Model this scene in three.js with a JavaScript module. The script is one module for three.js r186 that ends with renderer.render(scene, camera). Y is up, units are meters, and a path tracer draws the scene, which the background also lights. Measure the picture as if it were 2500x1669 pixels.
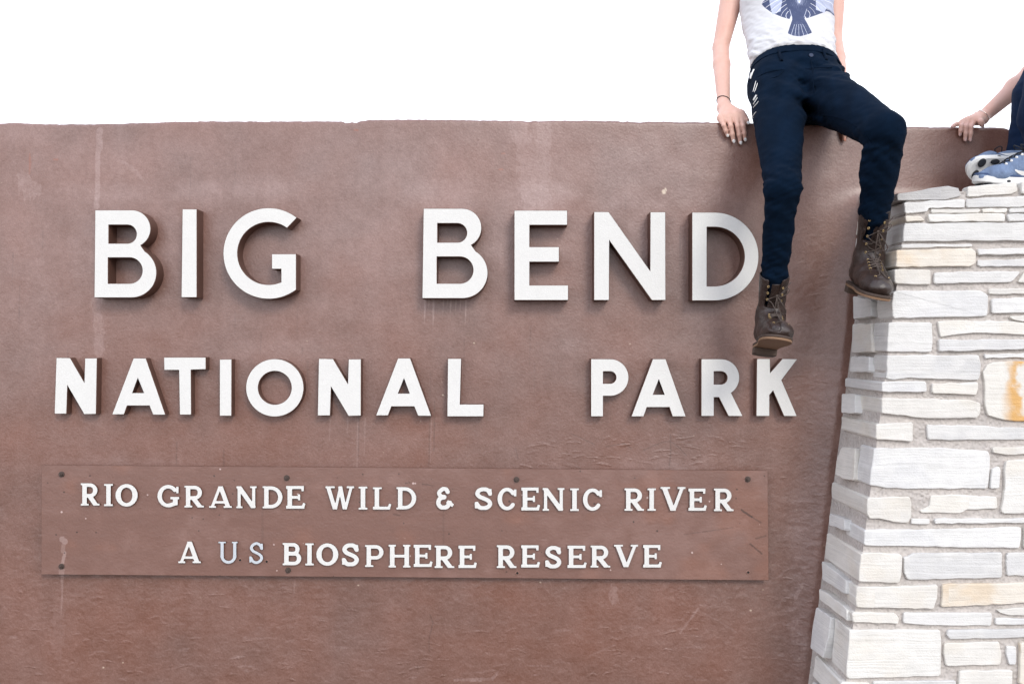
import * as THREE from 'three';
import { mergeGeometries, mergeVertices } from 'three/addons/utils/BufferGeometryUtils.js';
import { ImprovedNoise } from 'three/addons/math/ImprovedNoise.js';

// ------------------------------------------------------------------ camera, sky, sun, exposure
const EYE = 1.15, DIST = 3.0, PX = 800;                 // eye height, distance to the wall face, photo pixels per metre on that face
const scene = new THREE.Scene();
const camera = new THREE.PerspectiveCamera(2 * Math.atan(834.5 / PX / DIST) * 180 / Math.PI, 1024 / 683, 0.05, 1200);
camera.position.set(0, EYE, DIST);
camera.lookAt(0, EYE, 0);
const renderer = new THREE.WebGLRenderer({ antialias: true });
renderer.setSize(1024, 683);
renderer.toneMapping = THREE.LinearToneMapping;
renderer.toneMappingExposure = 1.48;
renderer.shadowMap.enabled = true;

const skyW = 256, skyH = 128, skyData = new Float32Array(skyW * skyH * 4);
for (let j = 0; j < skyH; j++) for (let i = 0; i < skyW; i++) {
  const el = ((j + 0.5) / skyH - 0.5) * Math.PI, k = Math.pow(Math.max(0, Math.sin(el)), 0.42), o = (j * skyW + i) * 4;
  skyData[o] = 2.16 - 1.48 * k; skyData[o + 1] = 2.16 - 1.40 * k; skyData[o + 2] = 2.20 - 1.24 * k; skyData[o + 3] = 1;
}
const sky = new THREE.DataTexture(skyData, skyW, skyH, THREE.RGBAFormat, THREE.FloatType);
sky.mapping = THREE.EquirectangularReflectionMapping; sky.magFilter = THREE.LinearFilter; sky.minFilter = THREE.LinearFilter; sky.needsUpdate = true;
scene.background = sky; scene.environment = sky;

const sun = new THREE.DirectionalLight(new THREE.Color(1.0, 0.95, 0.86), 1.05);
sun.position.set(2.0, EYE + 3.5, 5.2); sun.target.position.set(0, EYE, 0);
sun.castShadow = true; sun.shadow.radius = 34; sun.shadow.mapSize.set(2048, 2048);
Object.assign(sun.shadow.camera, { left: -4, right: 4, top: 4, bottom: -4, near: 0.1, far: 20 });
scene.add(sun, sun.target);

// ------------------------------------------------------------------ helpers
const V = (x, y, z) => new THREE.Vector3(x, y, z);
const P = (u, v, z = 0) => { const s = (DIST - z) / DIST / PX; return V((u - 1250) * s, EYE + (834.5 - v) * s, z); };
function rng(a) { return () => { a |= 0; a = a + 0x6D2B79F5 | 0; let t = Math.imul(a ^ a >>> 15, 1 | a); t = t + Math.imul(t ^ t >>> 7, 61 | t) ^ t; return ((t ^ t >>> 14) >>> 0) / 4294967296; }; }
const clamp = (x, a = 0, b = 1) => x < a ? a : x > b ? b : x;
const lerp = (a, b, t) => a + (b - a) * t;
const sstep = (a, b, x) => { const t = clamp((x - a) / (b - a)); return t * t * (3 - 2 * t); };
function h2(x, y, s) { let n = Math.imul(x, 374761393) + Math.imul(y, 668265263) + Math.imul(s, 974634757) | 0; n = Math.imul(n ^ n >>> 13, 1274126177); n ^= n >>> 16; return (n >>> 0) / 4294967296; }
function vn(x, y, s) {
  const xi = Math.floor(x), yi = Math.floor(y); let fx = x - xi, fy = y - yi; fx = fx * fx * (3 - 2 * fx); fy = fy * fy * (3 - 2 * fy);
  const a = h2(xi, yi, s), b = h2(xi + 1, yi, s), c = h2(xi, yi + 1, s), d = h2(xi + 1, yi + 1, s);
  return a + (b - a) * fx + (c - a) * fy + (a - b - c + d) * fx * fy;
}
function fbm(x, y, s, o = 4) { let r = 0, a = 0.5, t = 0; for (let i = 0; i < o; i++) { r += a * vn(x, y, s + i); t += a; a *= 0.5; x = x * 2.03 + 17.1; y = y * 2.03 + 9.3; } return r / t; }
const perlin = new ImprovedNoise();
const lin = (c) => c <= 0 ? 0 : c >= 1 ? 255 : 255 * (c < 0.0031308 ? 12.92 * c : 1.055 * Math.pow(c, 1 / 2.4) - 0.055);
function tex(w, h, fn, color, repeat) {
  const d = new Uint8Array(w * h * 4), out = [0, 0, 0];
  for (let j = 0; j < h; j++) for (let i = 0; i < w; i++) {
    fn(i, j, out); const o = (j * w + i) * 4;
    for (let k = 0; k < 3; k++) d[o + k] = color ? lin(out[k]) : clamp(out[k]) * 255;
    d[o + 3] = 255;
  }
  const t = new THREE.DataTexture(d, w, h, THREE.RGBAFormat, THREE.UnsignedByteType);
  t.magFilter = THREE.LinearFilter; t.minFilter = THREE.LinearMipmapLinearFilter; t.generateMipmaps = true;
  if (color) t.colorSpace = THREE.SRGBColorSpace;
  if (repeat) t.wrapS = t.wrapT = THREE.RepeatWrapping;
  t.needsUpdate = true; return t;
}
const L = (r, g, b) => new THREE.Color().setRGB(r, g, b);
const std = (c, rough, o = {}) => new THREE.MeshStandardMaterial({ color: c, roughness: rough, ...o });
function mesh(name, geo, mat, parent) { const m = new THREE.Mesh(geo, mat); m.name = name; m.castShadow = m.receiveShadow = true; parent.add(m); return m; }
function thing(name, label, category) { const g = new THREE.Group(); g.name = name; g.userData = { label, category }; scene.add(g); return g; }
const stuffless = (g) => { for (const k of Object.keys(g.attributes)) if (!['position', 'normal', 'uv'].includes(k)) g.deleteAttribute(k); return g; };

// ------------------------------------------------------------------ ground
{
  const n = 1024, gt = tex(n, n, (i, j, o) => {
    const a = fbm(i / 64, j / 64, 5, 4), b = vn(i / 5, j / 5, 9), c = h2(i >> 1, j >> 1, 3), k = 0.72 + 0.35 * a + 0.25 * (b - 0.5) + 0.2 * (c - 0.5);
    o[0] = 0.14 * k; o[1] = 0.105 * k; o[2] = 0.08 * k;
  }, true, true);
  const gb = tex(n, n, (i, j, o) => { o[0] = o[1] = o[2] = 0.6 * vn(i / 6, j / 6, 21) + 0.4 * vn(i / 2.5, j / 2.5, 22); }, false, true);
  gt.repeat.set(400, 400); gb.repeat.set(400, 400);
  const g = new THREE.PlaneGeometry(800, 800, 8, 8); g.rotateX(-Math.PI / 2);
  const m = mesh('ground', g, std(0xffffff, 0.95, { map: gt, bumpMap: gb, bumpScale: 0.012 }), scene);
  m.userData = { kind: 'structure' };
}

// ------------------------------------------------------------------ the sign wall
const wall = thing('sign_wall', 'long brown painted plaster sign wall with raised white letters', 'wall'); wall.userData.kind = 'thing';
const WX0 = -2.3, WX1 = P(2482, 0).x, WTOP = [[-700, 303], [-20, 301], [20, 297], [70, 299], [130, 301], [240, 300], [330, 298], [420, 295], [520, 293], [600, 294], [720, 294], [835, 293.4], [843, 298.5], [852, 297], [858, 295], [868, 298], [878, 293], [895, 291], [960, 289], [1100, 290], [1200, 291.5], [1270, 292], [1285, 294], [1345, 292.3], [1450, 292], [1510, 293.5], [1520, 297], [1532, 294.5], [1570, 296.5], [1580, 294.8], [1650, 295.6], [1750, 296.6], [1900, 300], [2100, 305.5], [2200, 307], [2330, 308], [2440, 309], [2460, 311], [2472, 315], [2480, 323], [2482, 328]];
function topAt(X) {
  const u = 1250 + X * PX; let v = WTOP[WTOP.length - 1][1];
  for (let i = 1; i < WTOP.length; i++) if (u <= WTOP[i][0]) { const [a, b] = WTOP[i - 1], [c, d] = WTOP[i]; v = lerp(b, d, clamp((u - a) / (c - a))); break; }
  return EYE + (834.5 - v) / PX + 0.0016 * (fbm(X * 60, 1, 7, 3) - 0.5) * 2 + 0.001 * (vn(X * 260, 4, 8) - 0.5);
}
// the flank of the pier, and the cove in which the plaster runs up to it
const FZ = 0.33;
const sideX = (Y, z) => { const y = Y - EYE; return 0.894 + (y + 0.93) * (0.174 / 1.311) - 0.018 * (1 - z / FZ) * clamp((y + 0.93) / 1.3); };
const cove = (X, Y) => { const d = clamp(1 - (sideX(Y, 0) - X) / 0.10); return 0.024 * d * d * sstep(EYE + 0.47, EYE + 0.40, Y); };
const relief = (X, Y) => cove(X, Y) + 0.006 * (fbm(X * 3, Y * 3, 31, 3) - 0.5) + 0.0022 * (fbm(X * 14, Y * 17, 41, 2) - 0.5);
{
  const cols = 560, front = 150, prof = [], R = 0.012, TH = 0.36;
  const pos = [], uv = [], idx = [], Hh = EYE + 0.75;
  for (let i = 0; i <= cols; i++) {
    const X = lerp(WX0, WX1, i / cols), T = topAt(X), line = [];
    for (let j = 0; j <= front; j++) { const Y = lerp(-0.05, T - R, j / front); line.push([Y, relief(X, Y)]); }
    const z0 = relief(X, T - R);
    for (let k = 1; k <= 4; k++) { const a = k / 4 * Math.PI / 2; line.push([T - R + R * Math.sin(a), z0 - R + R * Math.cos(a)]); }
    for (let k = 1; k <= 8; k++) line.push([T + 0.003 * (vn(X * 40, k * 3, 77) - 0.5) * (k < 8 ? 1 : 0), lerp(z0 - R, -TH, k / 8)]);
    line.push([-0.05, -TH]);
    prof.push(line.length);
    for (const [y, z] of line) { pos.push(X, y, z); uv.push((X - WX0) / (WX1 - WX0), y / Hh); }
  }
  const n = prof[0];
  for (let i = 0; i < cols; i++) for (let j = 0; j < n - 1; j++) { const a = i * n + j, b = a + n; idx.push(a, b, a + 1, b, b + 1, a + 1); }
  const g = new THREE.BufferGeometry();
  for (const e of [0, cols]) { const base = pos.length / 3, ord = []; for (let j = 0; j < n; j++) { const k = (e * n + j) * 3; pos.push(pos[k], pos[k + 1], pos[k + 2]); uv.push(uv[(e * n + j) * 2], uv[(e * n + j) * 2 + 1]); ord.push(new THREE.Vector2(pos[k + 2], pos[k + 1])); }
    for (const t of THREE.ShapeUtils.triangulateShape(ord, [])) e ? idx.push(base + t[0], base + t[2], base + t[1]) : idx.push(base + t[0], base + t[1], base + t[2]); }
  g.setAttribute('position', new THREE.Float32BufferAttribute(pos, 3)); g.setAttribute('uv', new THREE.Float32BufferAttribute(uv, 2)); g.setIndex(idx); g.computeVertexNormals();

  // paint colour: brown paint with chalk and painted-in sky haze, plus streaks, drips, chips and scratches where the photograph shows them
  const TW = 2048, THt = 1030, m2x = (WX1 - WX0) / TW, m2y = Hh / THt;
  const mark = new Float32Array(TW * THt), rust = new Float32Array(TW * THt), lump = new Float32Array(TW * THt), chip = new Float32Array(TW * THt), dark = new Float32Array(TW * THt);
  const toI = (u) => (((u - 1250) / PX) - WX0) / m2x, toJ = (v) => (EYE + (834.5 - v) / PX) / m2y, sx = 1 / PX / m2x;
  const R1 = rng(71);
  function streak(buf, pts, w, a, seed, ragged = 0.5) {            // a worn or dripped mark along photo-pixel points
    for (let k = 1; k < pts.length; k++) {
      const [u0, v0, w0 = w] = pts[k - 1], [u1, v1, w1 = w] = pts[k], i0 = toI(u0), j0 = toJ(v0), i1 = toI(u1), j1 = toJ(v1), wm = Math.max(w0, w1) * sx + 2;
      const L2 = (i1 - i0) ** 2 + (j1 - j0) ** 2 || 1;
      for (let j = Math.floor(Math.min(j0, j1) - wm); j <= Math.max(j0, j1) + wm; j++) for (let i = Math.floor(Math.min(i0, i1) - wm); i <= Math.max(i0, i1) + wm; i++) {
        if (i < 0 || j < 0 || i >= TW || j >= THt) continue;
        const t = clamp(((i - i0) * (i1 - i0) + (j - j0) * (j1 - j0)) / L2), ww = lerp(w0, w1, t) * sx * 0.5;
        const d = Math.hypot(i - i0 - t * (i1 - i0), j - j0 - t * (j1 - j0)) + (vn(i / 3, j / 9, seed) - 0.5) * ww * 1.4 * ragged;
        const q = a * clamp((ww + 0.6 - d) / 1.2) * (1 - ragged * 0.8 + ragged * 1.2 * vn(i / 2.2, j / 4, seed + 5));
        const o = j * TW + i; if (q > buf[o]) buf[o] = q;
      }
    }
  }
  streak(mark, [[241, 318, 14], [240, 360, 17], [237, 372, 12], [236, 480, 12], [233, 505, 14]], 14, 0.6, 3, 0.35);
  streak(mark, [[233, 735, 22], [240, 800, 24], [242, 862, 22]], 20, 0.38, 4, 0.6);
  streak(mark, [[1262, 305, 40], [1278, 350, 40], [1296, 420, 60], [1312, 505, 70]], 40, 0.3, 5, 0.5);
  streak(mark, [[1330, 305, 36], [1322, 400, 36], [1318, 480, 36]], 30, 0.3, 6, 0.5);
  streak(mark, [[300, 395, 10], [330, 420, 8], [352, 445, 6]], 8, 0.35, 7, 0.8);
  streak(mark, [[60, 440, 40], [72, 465, 44]], 40, 0.4, 8, 0.7);
  streak(mark, [[155, 1318, 9], [158, 1335, 10], [152, 1376, 8]], 9, 0.7, 9, 0.7);
  streak(mark, [[150, 1400, 8], [150, 1440, 5], [147, 1500, 3]], 6, 0.6, 10, 0.7);
  streak(mark, [[140, 1500, 34], [136, 1600, 30]], 30, 0.16, 11, 0.9);
  for (const [u, v0, v1, w] of [[1037, 733, 790, 4], [1058, 733, 800, 4.5], [1082, 733, 770, 2.5], [1100, 732, 768, 3], [1113, 732, 760, 2.5], [1124, 732, 758, 2.5], [1137, 732, 790, 4], [1047, 733, 752, 3], [1092, 733, 748, 2]]) streak(mark, [[u, v0, w], [u - 1, lerp(v0, v1, 0.6), w * 0.8], [u - 2, v1, 1]], 3, 0.8, 12 + (u & 7), 0.3);
  for (const [u, v0, v1] of [[805, 1022, 1075], [848, 1022, 1060], [872, 1022, 1150], [890, 1022, 1110], [1052, 1018, 1130], [718, 1420, 1450]]) streak(mark, [[u, v0, 4], [u - 2, v1, 2]], 3, 0.4, 30 + (u & 7), 0.5);
  for (const [u, v] of [[1060, 1040], [1048, 1080], [875, 1060], [430, 1140], [545, 1160]]) streak(dark, [[u, v - 60, 3], [u - 2, v + 60, 3]], 3, 0.45, 50 + (u & 7), 0.6);
  streak(mark, [[1495, 1428, 10], [1500, 1462, 26], [1506, 1470, 10]], 20, 0.5, 60, 0.9);
  streak(mark, [[1660, 1545, 6], [1690, 1505, 5], [1705, 1485, 4]], 4, 0.5, 61, 0.7);
  streak(mark, [[1705, 1490, 4], [1770, 1525, 4], [1800, 1545, 3]], 4, 0.4, 62, 0.7);
  streak(mark, [[1935, 1530, 30], [1960, 1560, 40]], 30, 0.35, 63, 1);
  streak(mark, [[1940, 1460, 6], [1950, 1435, 8], [1955, 1425, 6]], 8, 0.55, 64, 0.8);
  streak(mark, [[1440, 1600, 4], [1500, 1575, 4]], 4, 0.3, 65, 0.8);
  streak(mark, [[1110, 1660, 6], [1200, 1658, 8], [1215, 1640, 4]], 5, 0.55, 66, 0.9);
  for (let k = 0; k < 30; k++) { const u = R1() * 2000, v = 1480 + R1() * 190, l = 15 + R1() * 50; streak(mark, [[u, v, 1], [u + l * 0.5, v - 3 + R1() * 6, 3 + R1() * 4], [u + l, v - 5 + R1() * 10, 1]], 3, 0.25 + R1() * 0.25, 100 + k, 1); }
  for (let k = 0; k < 26; k++) { const u = R1() * 2050, v = 330 + R1() * 760, l = 12 + R1() * 60, a = R1() * 6.28; streak(mark, [[u, v, 1.5], [u + l * Math.cos(a), v + l * Math.sin(a), 1]], 1.5, 0.3, 140 + k, 0.8); }
  for (let k = 0; k < 40; k++) { const u = R1() * 2050, v = 380 + R1() * 650, l = 30 + R1() * 120; streak(dark, [[u, v, 2 + R1() * 3], [u - 2, v + l, 1]], 2, 0.2 + 0.15 * R1(), 200 + k, 0.9); }
  for (const c of [[[1479, 1091], [1500, 1087], [1523, 1083], [1540, 1095]], [[1570, 1100], [1595, 1088], [1617, 1080], [1638, 1078], [1657, 1093], [1675, 1112]], [[1636, 1062], [1637, 1100], [1634, 1138]], [[1395, 1060], [1410, 1066], [1452, 1086]], [[1048, 1500], [1056, 1520], [1046, 1560], [1047, 1592]], [[1258, 1095], [1264, 1120]], [[1410, 1140], [1420, 1147]]]) streak(dark, c.map((p) => [...p, 1.6]), 1.6, 0.8, 400 + (c[0][0] & 31), 0.4);
  for (let k = 0; k < 230; k++) { // torn, dragged plaster: short ridges left by the trowel
    const q = R1(), u = q < 0.25 ? 1250 + R1() * 560 : q < 0.45 ? 1900 + R1() * 110 : R1() * 2000, v = q < 0.25 ? 1062 + R1() * 74 : q < 0.45 ? 560 + R1() * 1050 : 1430 + Math.sqrt(R1()) * 230, l = 7 + R1() * 34, t = (R1() - 0.5) * 0.5;
    streak(lump, [[u, v, 1.5], [u + l * 0.4, v + l * 0.4 * t - 2 * R1(), 3 + R1() * 5], [u + l, v + l * t, 1.2]], 4, 0.35 + 0.65 * R1(), 500 + k, 0.9); }
  streak(rust, [[71, 375, 4], [72, 395, 6], [70, 425, 4]], 4, 0.6, 70, 0.6);
  for (const [u, v, r] of [[134, 390, 4], [868, 318, 4], [1228, 375, 3], [1222, 414, 4], [1045, 1170, 2]]) streak(rust, [[u - r, v, r], [u + r, v, r]], r, 0.8, 71 + r, 0.4);
  for (const [u, v, r] of [[1621, 468, 6], [1625, 463, 4], [1618, 470, 4]]) streak(chip, [[u - 1, v - 2, r], [u + 1, v + 3, r]], r, 0.9, 81 + r, 0.3);
  for (const [u, v, r] of [[1318, 1422, 3], [1156, 838, 3], [1537, 840, 2.5], [1832, 1490, 4], [250, 1630, 3], [298, 1618, 3], [873, 1429, 3], [1862, 1440, 2], [1080, 965, 3]]) streak(chip, [[u, v, r], [u + 1, v, r]], r, 0.8, 85 + (r | 0), 0.3);
  for (let k = 0; k < 160; k++) { const u = R1() * 2060, v = 310 + R1() * 1350; streak(R1() < 0.4 ? chip : dark, [[u, v, 1 + R1() * 2], [u + 1, v + 1, 1]], 1.5, 0.35 * R1() + 0.15, 300 + k, 0.5); }

  // chalk clusters round the letters and rim, and broad pale patches painting haze into the upper wall (photo pixels: centre, radii, strength)
  const chalkHaze = [[250, 470, 150, 40, 0.55], [480, 470, 120, 45, 0.5], [640, 460, 130, 40, 0.6], [1080, 470, 110, 45, 0.6], [1320, 480, 120, 50, 0.7], [1540, 490, 160, 40, 0.5], [1700, 480, 120, 50, 0.4], [420, 600, 30, 130, 0.5], [540, 620, 40, 130, 0.35], [215, 620, 60, 160, 0.45], [1220, 600, 35, 140, 0.55], [1400, 560, 60, 90, 0.4], [1560, 560, 30, 110, 0.45], [1650, 560, 25, 90, 0.4], [60, 330, 120, 40, 0.5], [700, 330, 300, 40, 0.3], [1300, 330, 140, 50, 0.4], [1900, 330, 120, 60, 0.3], [2050, 480, 60, 70, 0.5], [900, 560, 120, 160, 0.25], [740, 620, 60, 120, 0.3], [140, 850, 140, 60, 0.25], [620, 850, 280, 45, 0.25], [1500, 850, 260, 40, 0.25], [1750, 780, 90, 90, 0.25], [1620, 1140, 120, 30, 0.3], [1200, 870, 120, 80, 0.15], [300, 1130, 220, 20, 0.15], [1950, 1290, 40, 100, 0.2], [300, 390, 340, 90, 0.38], [900, 400, 340, 100, 0.36], [1500, 410, 320, 90, 0.36], [450, 740, 420, 90, 0.26], [1250, 760, 300, 110, 0.22], [2000, 410, 150, 90, 0.34], [90, 700, 150, 220, 0.3], [880, 620, 200, 200, 0.3]];
  const at = (b, i, j) => b[j * TW + i];
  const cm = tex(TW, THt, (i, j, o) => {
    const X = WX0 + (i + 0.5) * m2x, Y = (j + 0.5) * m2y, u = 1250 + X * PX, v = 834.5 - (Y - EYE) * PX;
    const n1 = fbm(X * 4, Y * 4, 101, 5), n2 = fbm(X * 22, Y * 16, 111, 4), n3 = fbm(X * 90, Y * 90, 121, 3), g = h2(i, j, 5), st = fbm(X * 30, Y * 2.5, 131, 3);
    let c = 0; for (const [bu, bv, ru, rv, s] of chalkHaze) { const du = (u - bu) / ru, dv = (v - bv) / rv, q = du * du + dv * dv; if (q < 6) c = Math.max(c, s * Math.exp(-q)); }
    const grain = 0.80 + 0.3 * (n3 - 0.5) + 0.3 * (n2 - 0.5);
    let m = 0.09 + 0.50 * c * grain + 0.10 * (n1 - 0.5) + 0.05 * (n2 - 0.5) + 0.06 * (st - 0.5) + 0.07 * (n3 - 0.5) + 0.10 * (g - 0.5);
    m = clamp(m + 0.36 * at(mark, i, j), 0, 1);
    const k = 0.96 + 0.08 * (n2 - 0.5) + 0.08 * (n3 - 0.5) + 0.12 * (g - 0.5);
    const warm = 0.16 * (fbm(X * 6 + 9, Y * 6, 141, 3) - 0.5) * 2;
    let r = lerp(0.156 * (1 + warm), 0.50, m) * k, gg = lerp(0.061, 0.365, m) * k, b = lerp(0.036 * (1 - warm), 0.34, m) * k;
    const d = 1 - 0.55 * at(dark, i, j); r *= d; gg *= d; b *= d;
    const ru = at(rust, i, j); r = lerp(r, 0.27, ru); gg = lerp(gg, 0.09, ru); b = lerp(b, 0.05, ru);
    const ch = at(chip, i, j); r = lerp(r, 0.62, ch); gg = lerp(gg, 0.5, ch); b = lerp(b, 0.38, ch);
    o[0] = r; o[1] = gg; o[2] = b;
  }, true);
  const bm = tex(TW, THt, (i, j, o) => {
    const X = WX0 + (i + 0.5) * m2x, Y = (j + 0.5) * m2y, v = 834.5 - (Y - EYE) * PX, u = 1250 + X * PX;
    const w1 = fbm(X * 9, Y * 14, 201, 3), rough = clamp(0.08 + 0.55 * sstep(1050, 1420, v + 160 * (w1 - 0.5)) + 0.55 * sstep(1840, 1980, u + 80 * (w1 - 0.5)) * sstep(480, 700, v) + 0.2 * (fbm(X * 3, Y * 3, 203, 2) - 0.5), 0.05, 1);
    const wx = X + 0.012 * (fbm(X * 25, Y * 25, 211, 2) - 0.5), wy = Y + 0.012 * (fbm(X * 25, Y * 25, 212, 2) - 0.5);
    const trowel = 1 - Math.abs(2 * fbm(wx * 16, wy * 34, 221, 3) - 1), lumps = fbm(wx * 55, wy * 70, 231, 3), fine = fbm(X * 220, Y * 220, 241, 2);
    const f = 0.5 + rough * (0.20 * (trowel - 0.6) + 0.42 * (lumps - 0.5)) + 0.14 * (fine - 0.5) + 0.05 * at(chip, i, j) - 0.07 * at(dark, i, j) + 0.20 * at(lump, i, j);
    o[0] = o[1] = o[2] = f;
  }, false);
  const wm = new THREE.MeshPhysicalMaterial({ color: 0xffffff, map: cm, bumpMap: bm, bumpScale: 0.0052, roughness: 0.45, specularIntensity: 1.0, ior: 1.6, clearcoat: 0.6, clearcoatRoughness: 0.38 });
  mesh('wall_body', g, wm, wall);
}
const whitePaint = (() => {
  const t = tex(256, 256, (i, j, o) => { const k = 0.97 + 0.05 * (vn(i / 3, j / 3, 4) - 0.5) + 0.04 * (fbm(i / 40, j / 40, 6, 3) - 0.5) - (h2(i, j, 8) > 0.995 ? 0.12 : 0); o[0] = 0.70 * k; o[1] = 0.69 * k; o[2] = 0.66 * k; }, true, true);
  const b = tex(256, 256, (i, j, o) => { o[0] = o[1] = o[2] = vn(i / 2, j / 2, 14); }, false, true);
  t.repeat.set(4, 4); b.repeat.set(4, 4);
  return std(0xffffff, 0.62, { map: t, bumpMap: b, bumpScale: 0.0003 });
})();
const sidePaint = std(L(0.112, 0.052, 0.036), 0.6);           // letters' edges carry the brown of the wall
const steel = std(L(0.62, 0.66, 0.70), 0.42, { metalness: 0.35 });
// letters: outlines in photo pixels of their front faces
function extruded(name, shapes, z1, depth, faceMat, parent, bevel = 0.0012) {
  const g = new THREE.ExtrudeGeometry(shapes, { depth: depth - bevel, bevelEnabled: bevel > 0, bevelThickness: bevel, bevelSize: bevel, bevelOffset: -bevel, bevelSegments: 1, curveSegments: 40 });
  g.translate(0, 0, z1 - depth);
  return mesh(name, g, [faceMat, sidePaint], parent);
}
const ZA = (x, y) => [80 + x / 2.6137, 450 + y / 2.6137], ZB = (x, y) => [950 + x / 2.1355, 450 + y / 2.1355];
function outline(z1, pts, holes = []) {
  const W = (p) => { const q = P(p[0], p[1], z1); return new THREE.Vector2(q.x, q.y); };
  const s = new THREE.Shape(pts.map(W)); for (const h of holes) s.holes.push(new THREE.Path(h.map(W))); return s;
}
const arc = (cx, cy, r, a0, a1, n = 28, ry = r) => Array.from({ length: n + 1 }, (_, k) => { const a = lerp(a0, a1, k / n) * Math.PI / 180; return [cx + r * Math.cos(a), cy - ry * Math.sin(a)]; });
{
  const D1 = 0.06, D2 = 0.036;
  const big = (pts, holes) => extruded('letter', outline(D1, pts, holes), D1, D1 + 0.012, whitePaint, wall);
  const mid = (pts, holes) => extruded('letter', outline(D2, pts, holes), D2, D2 + 0.012, whitePaint, wall);
  const bee = (x0, xb, y0, yw, y1, xr1, xr2, h1, h2_, lean) => {   // B: stem left, two bowls
    const r1 = (yw - y0) / 2, r2 = (y1 - yw) / 2;
    const out = [[x0, y0], ...arc(xr1 - r1, y0 + r1, r1, 90, -62, 24), ...arc(xr2 - r2, y1 - r2, r2, 58, -90, 26), [x0 - lean, y1]];
    const hole = ([a, b, c, d]) => { const r = (d - b) / 2; return [[a, b], [a, d], ...arc(c - r, b + r, r, -90, 90, 22)]; };
    big(out, [hole(h1), hole(h2_)]);
  };
  bee(231, 0, 512.4, 604, 726.5, 367, 381.5, [264.5, 548.7, 332.5, 593.9], [263, 628.7, 346.7, 691.8], 2);
  big([[444.3, 510], [480, 510], [480, 726], [441.8, 726]].map((p) => p));
  { const c = [655.4, 618.4], R = 111.3, r = 76.2;
    big([...arc(c[0], c[1], R, 51.6, 307.2, 64), ZA(1680, 443), ZA(1523, 443), ZA(1523, 540), ZA(1583, 540), ...arc(c[0], c[1], r, 293.5, 54, 60)]); }
  bee(1033.4, 0, 508.5, 603.6, 728.2, 1175.7, 1191, [1068, 545, 1139.6, 591.4], [1066.6, 626.5, 1155, 691.6], 3);
  big([[1255.3, 513.2], [1385.5, 513.2], [1385.5, 549.3], [1293.2, 549.3], [1293.2, 602.2], [1365.4, 602.2], [1365.4, 639.2], [1293.2, 639.2], [1293.2, 695.8], [1387.8, 695.8], [1387.8, 732.8], [1255.3, 732.8]]);
  big([[1068, 142], [1145, 142], [1362, 452], [1362, 143], [1442, 143], [1443, 604], [1370, 604], [1148, 290], [1148, 604], [1068, 604]].map((p) => ZB(...p)));
  { const o = ZB(1698, 375.5), R = 230.5 / 2.1355, r = 156 / 2.1355;
    big([ZB(1580, 145), ...arc(o[0], o[1], R, 90, -90, 44, R), ZB(1580, 606)], [[ZB(1658, 222), ZB(1658, 530), ...arc(o[0], o[1] + 0.2, r, -90, 90, 40, 154 / 2.1355)]]); }
  // second row
  const N1 = [[147, 1104], [236, 1106], [327, 1265], [330, 1108], [408, 1107], [402, 1465], [325, 1467], [218, 1280], [213, 1464], [135, 1464]];
  mid(N1.map((p) => ZA(...p)));
  mid([[640, 1107], [720, 1108], [845, 1470], [765, 1470], [742, 1412], [600, 1412], [580, 1468], [503, 1468]].map((p) => ZA(...p)), [[[668, 1228], [712, 1333], [628, 1333]].map((p) => ZA(...p))]);
  mid([[834, 1102], [1103, 1102], [1103, 1180], [1008, 1183], [1010, 1470], [935, 1470], [930, 1185], [836, 1185]].map((p) => ZA(...p)));
  mid([[1190, 1115], [1268, 1114], [1267, 1477], [1190, 1477]].map((p) => ZA(...p)));
  { const c = ZA(1543, 1297); mid(arc(c[0], c[1], 70.8, 0, 354, 60), [arc(c[0], c[1], 40.6, 0, 354, 48)]); }
  mid(N1.map(([x, y]) => [777.5 + (x - 147) * 0.398, 874.7 + (y - 1104) * 0.388]).map(([u, v], k) => [u + (k > 4 ? 2 : 0), v]));
  mid([[45, 905], [110, 905], [220, 1207], [150, 1207], [130, 1158], [12, 1158], [-6, 1205], [-70, 1205]].map((p) => ZB(...p)), [[[77, 1005], [110, 1092], [42, 1092]].map((p) => ZB(...p))]);
  mid([[305, 907], [377, 907], [370, 1145], [494, 1145], [493, 1210], [302, 1210]].map((p) => ZB(...p)));
  { const c = ZB(1153, 1006), R = 97 / 2.1355, r = 31 / 2.1355;
    mid([ZB(1052, 909), ...arc(...c, R, 90, -90, 30), ZB(1117, 1103), ZB(1117, 1210), ZB(1052, 1210)], [[ZB(1117, 975), ZB(1117, 1037), ...arc(c[0], c[1], r, -90, 90, 18)]]); }
  mid([[1375, 909], [1443, 909], [1548, 1210], [1478, 1210], [1462, 1162], [1345, 1162], [1328, 1210], [1263, 1210]].map((p) => ZB(...p)), [[[1407, 1010], [1440, 1098], [1372, 1098]].map((p) => ZB(...p))]);
  { const c = ZB(1731, 1006), R = 97 / 2.1355, r = 33 / 2.1355;
    mid([ZB(1628, 909), ...arc(...c, R, 90, -56, 30), ZB(1845, 1208), ZB(1770, 1208), ZB(1720, 1110), ZB(1695, 1110), ZB(1695, 1208), ZB(1628, 1208)], [[ZB(1695, 975), ZB(1695, 1041), ...arc(c[0], c[1] + 1, r, -90, 90, 18)]]); }
  mid([[1918, 908], [1988, 908], [1988, 982], [2052, 908], [2130, 910], [2048, 1020], [2128, 1208], [2060, 1208], [2003, 1075], [1985, 1098], [1985, 1208], [1915, 1208]].map((p) => ZB(...p)));
}
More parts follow.
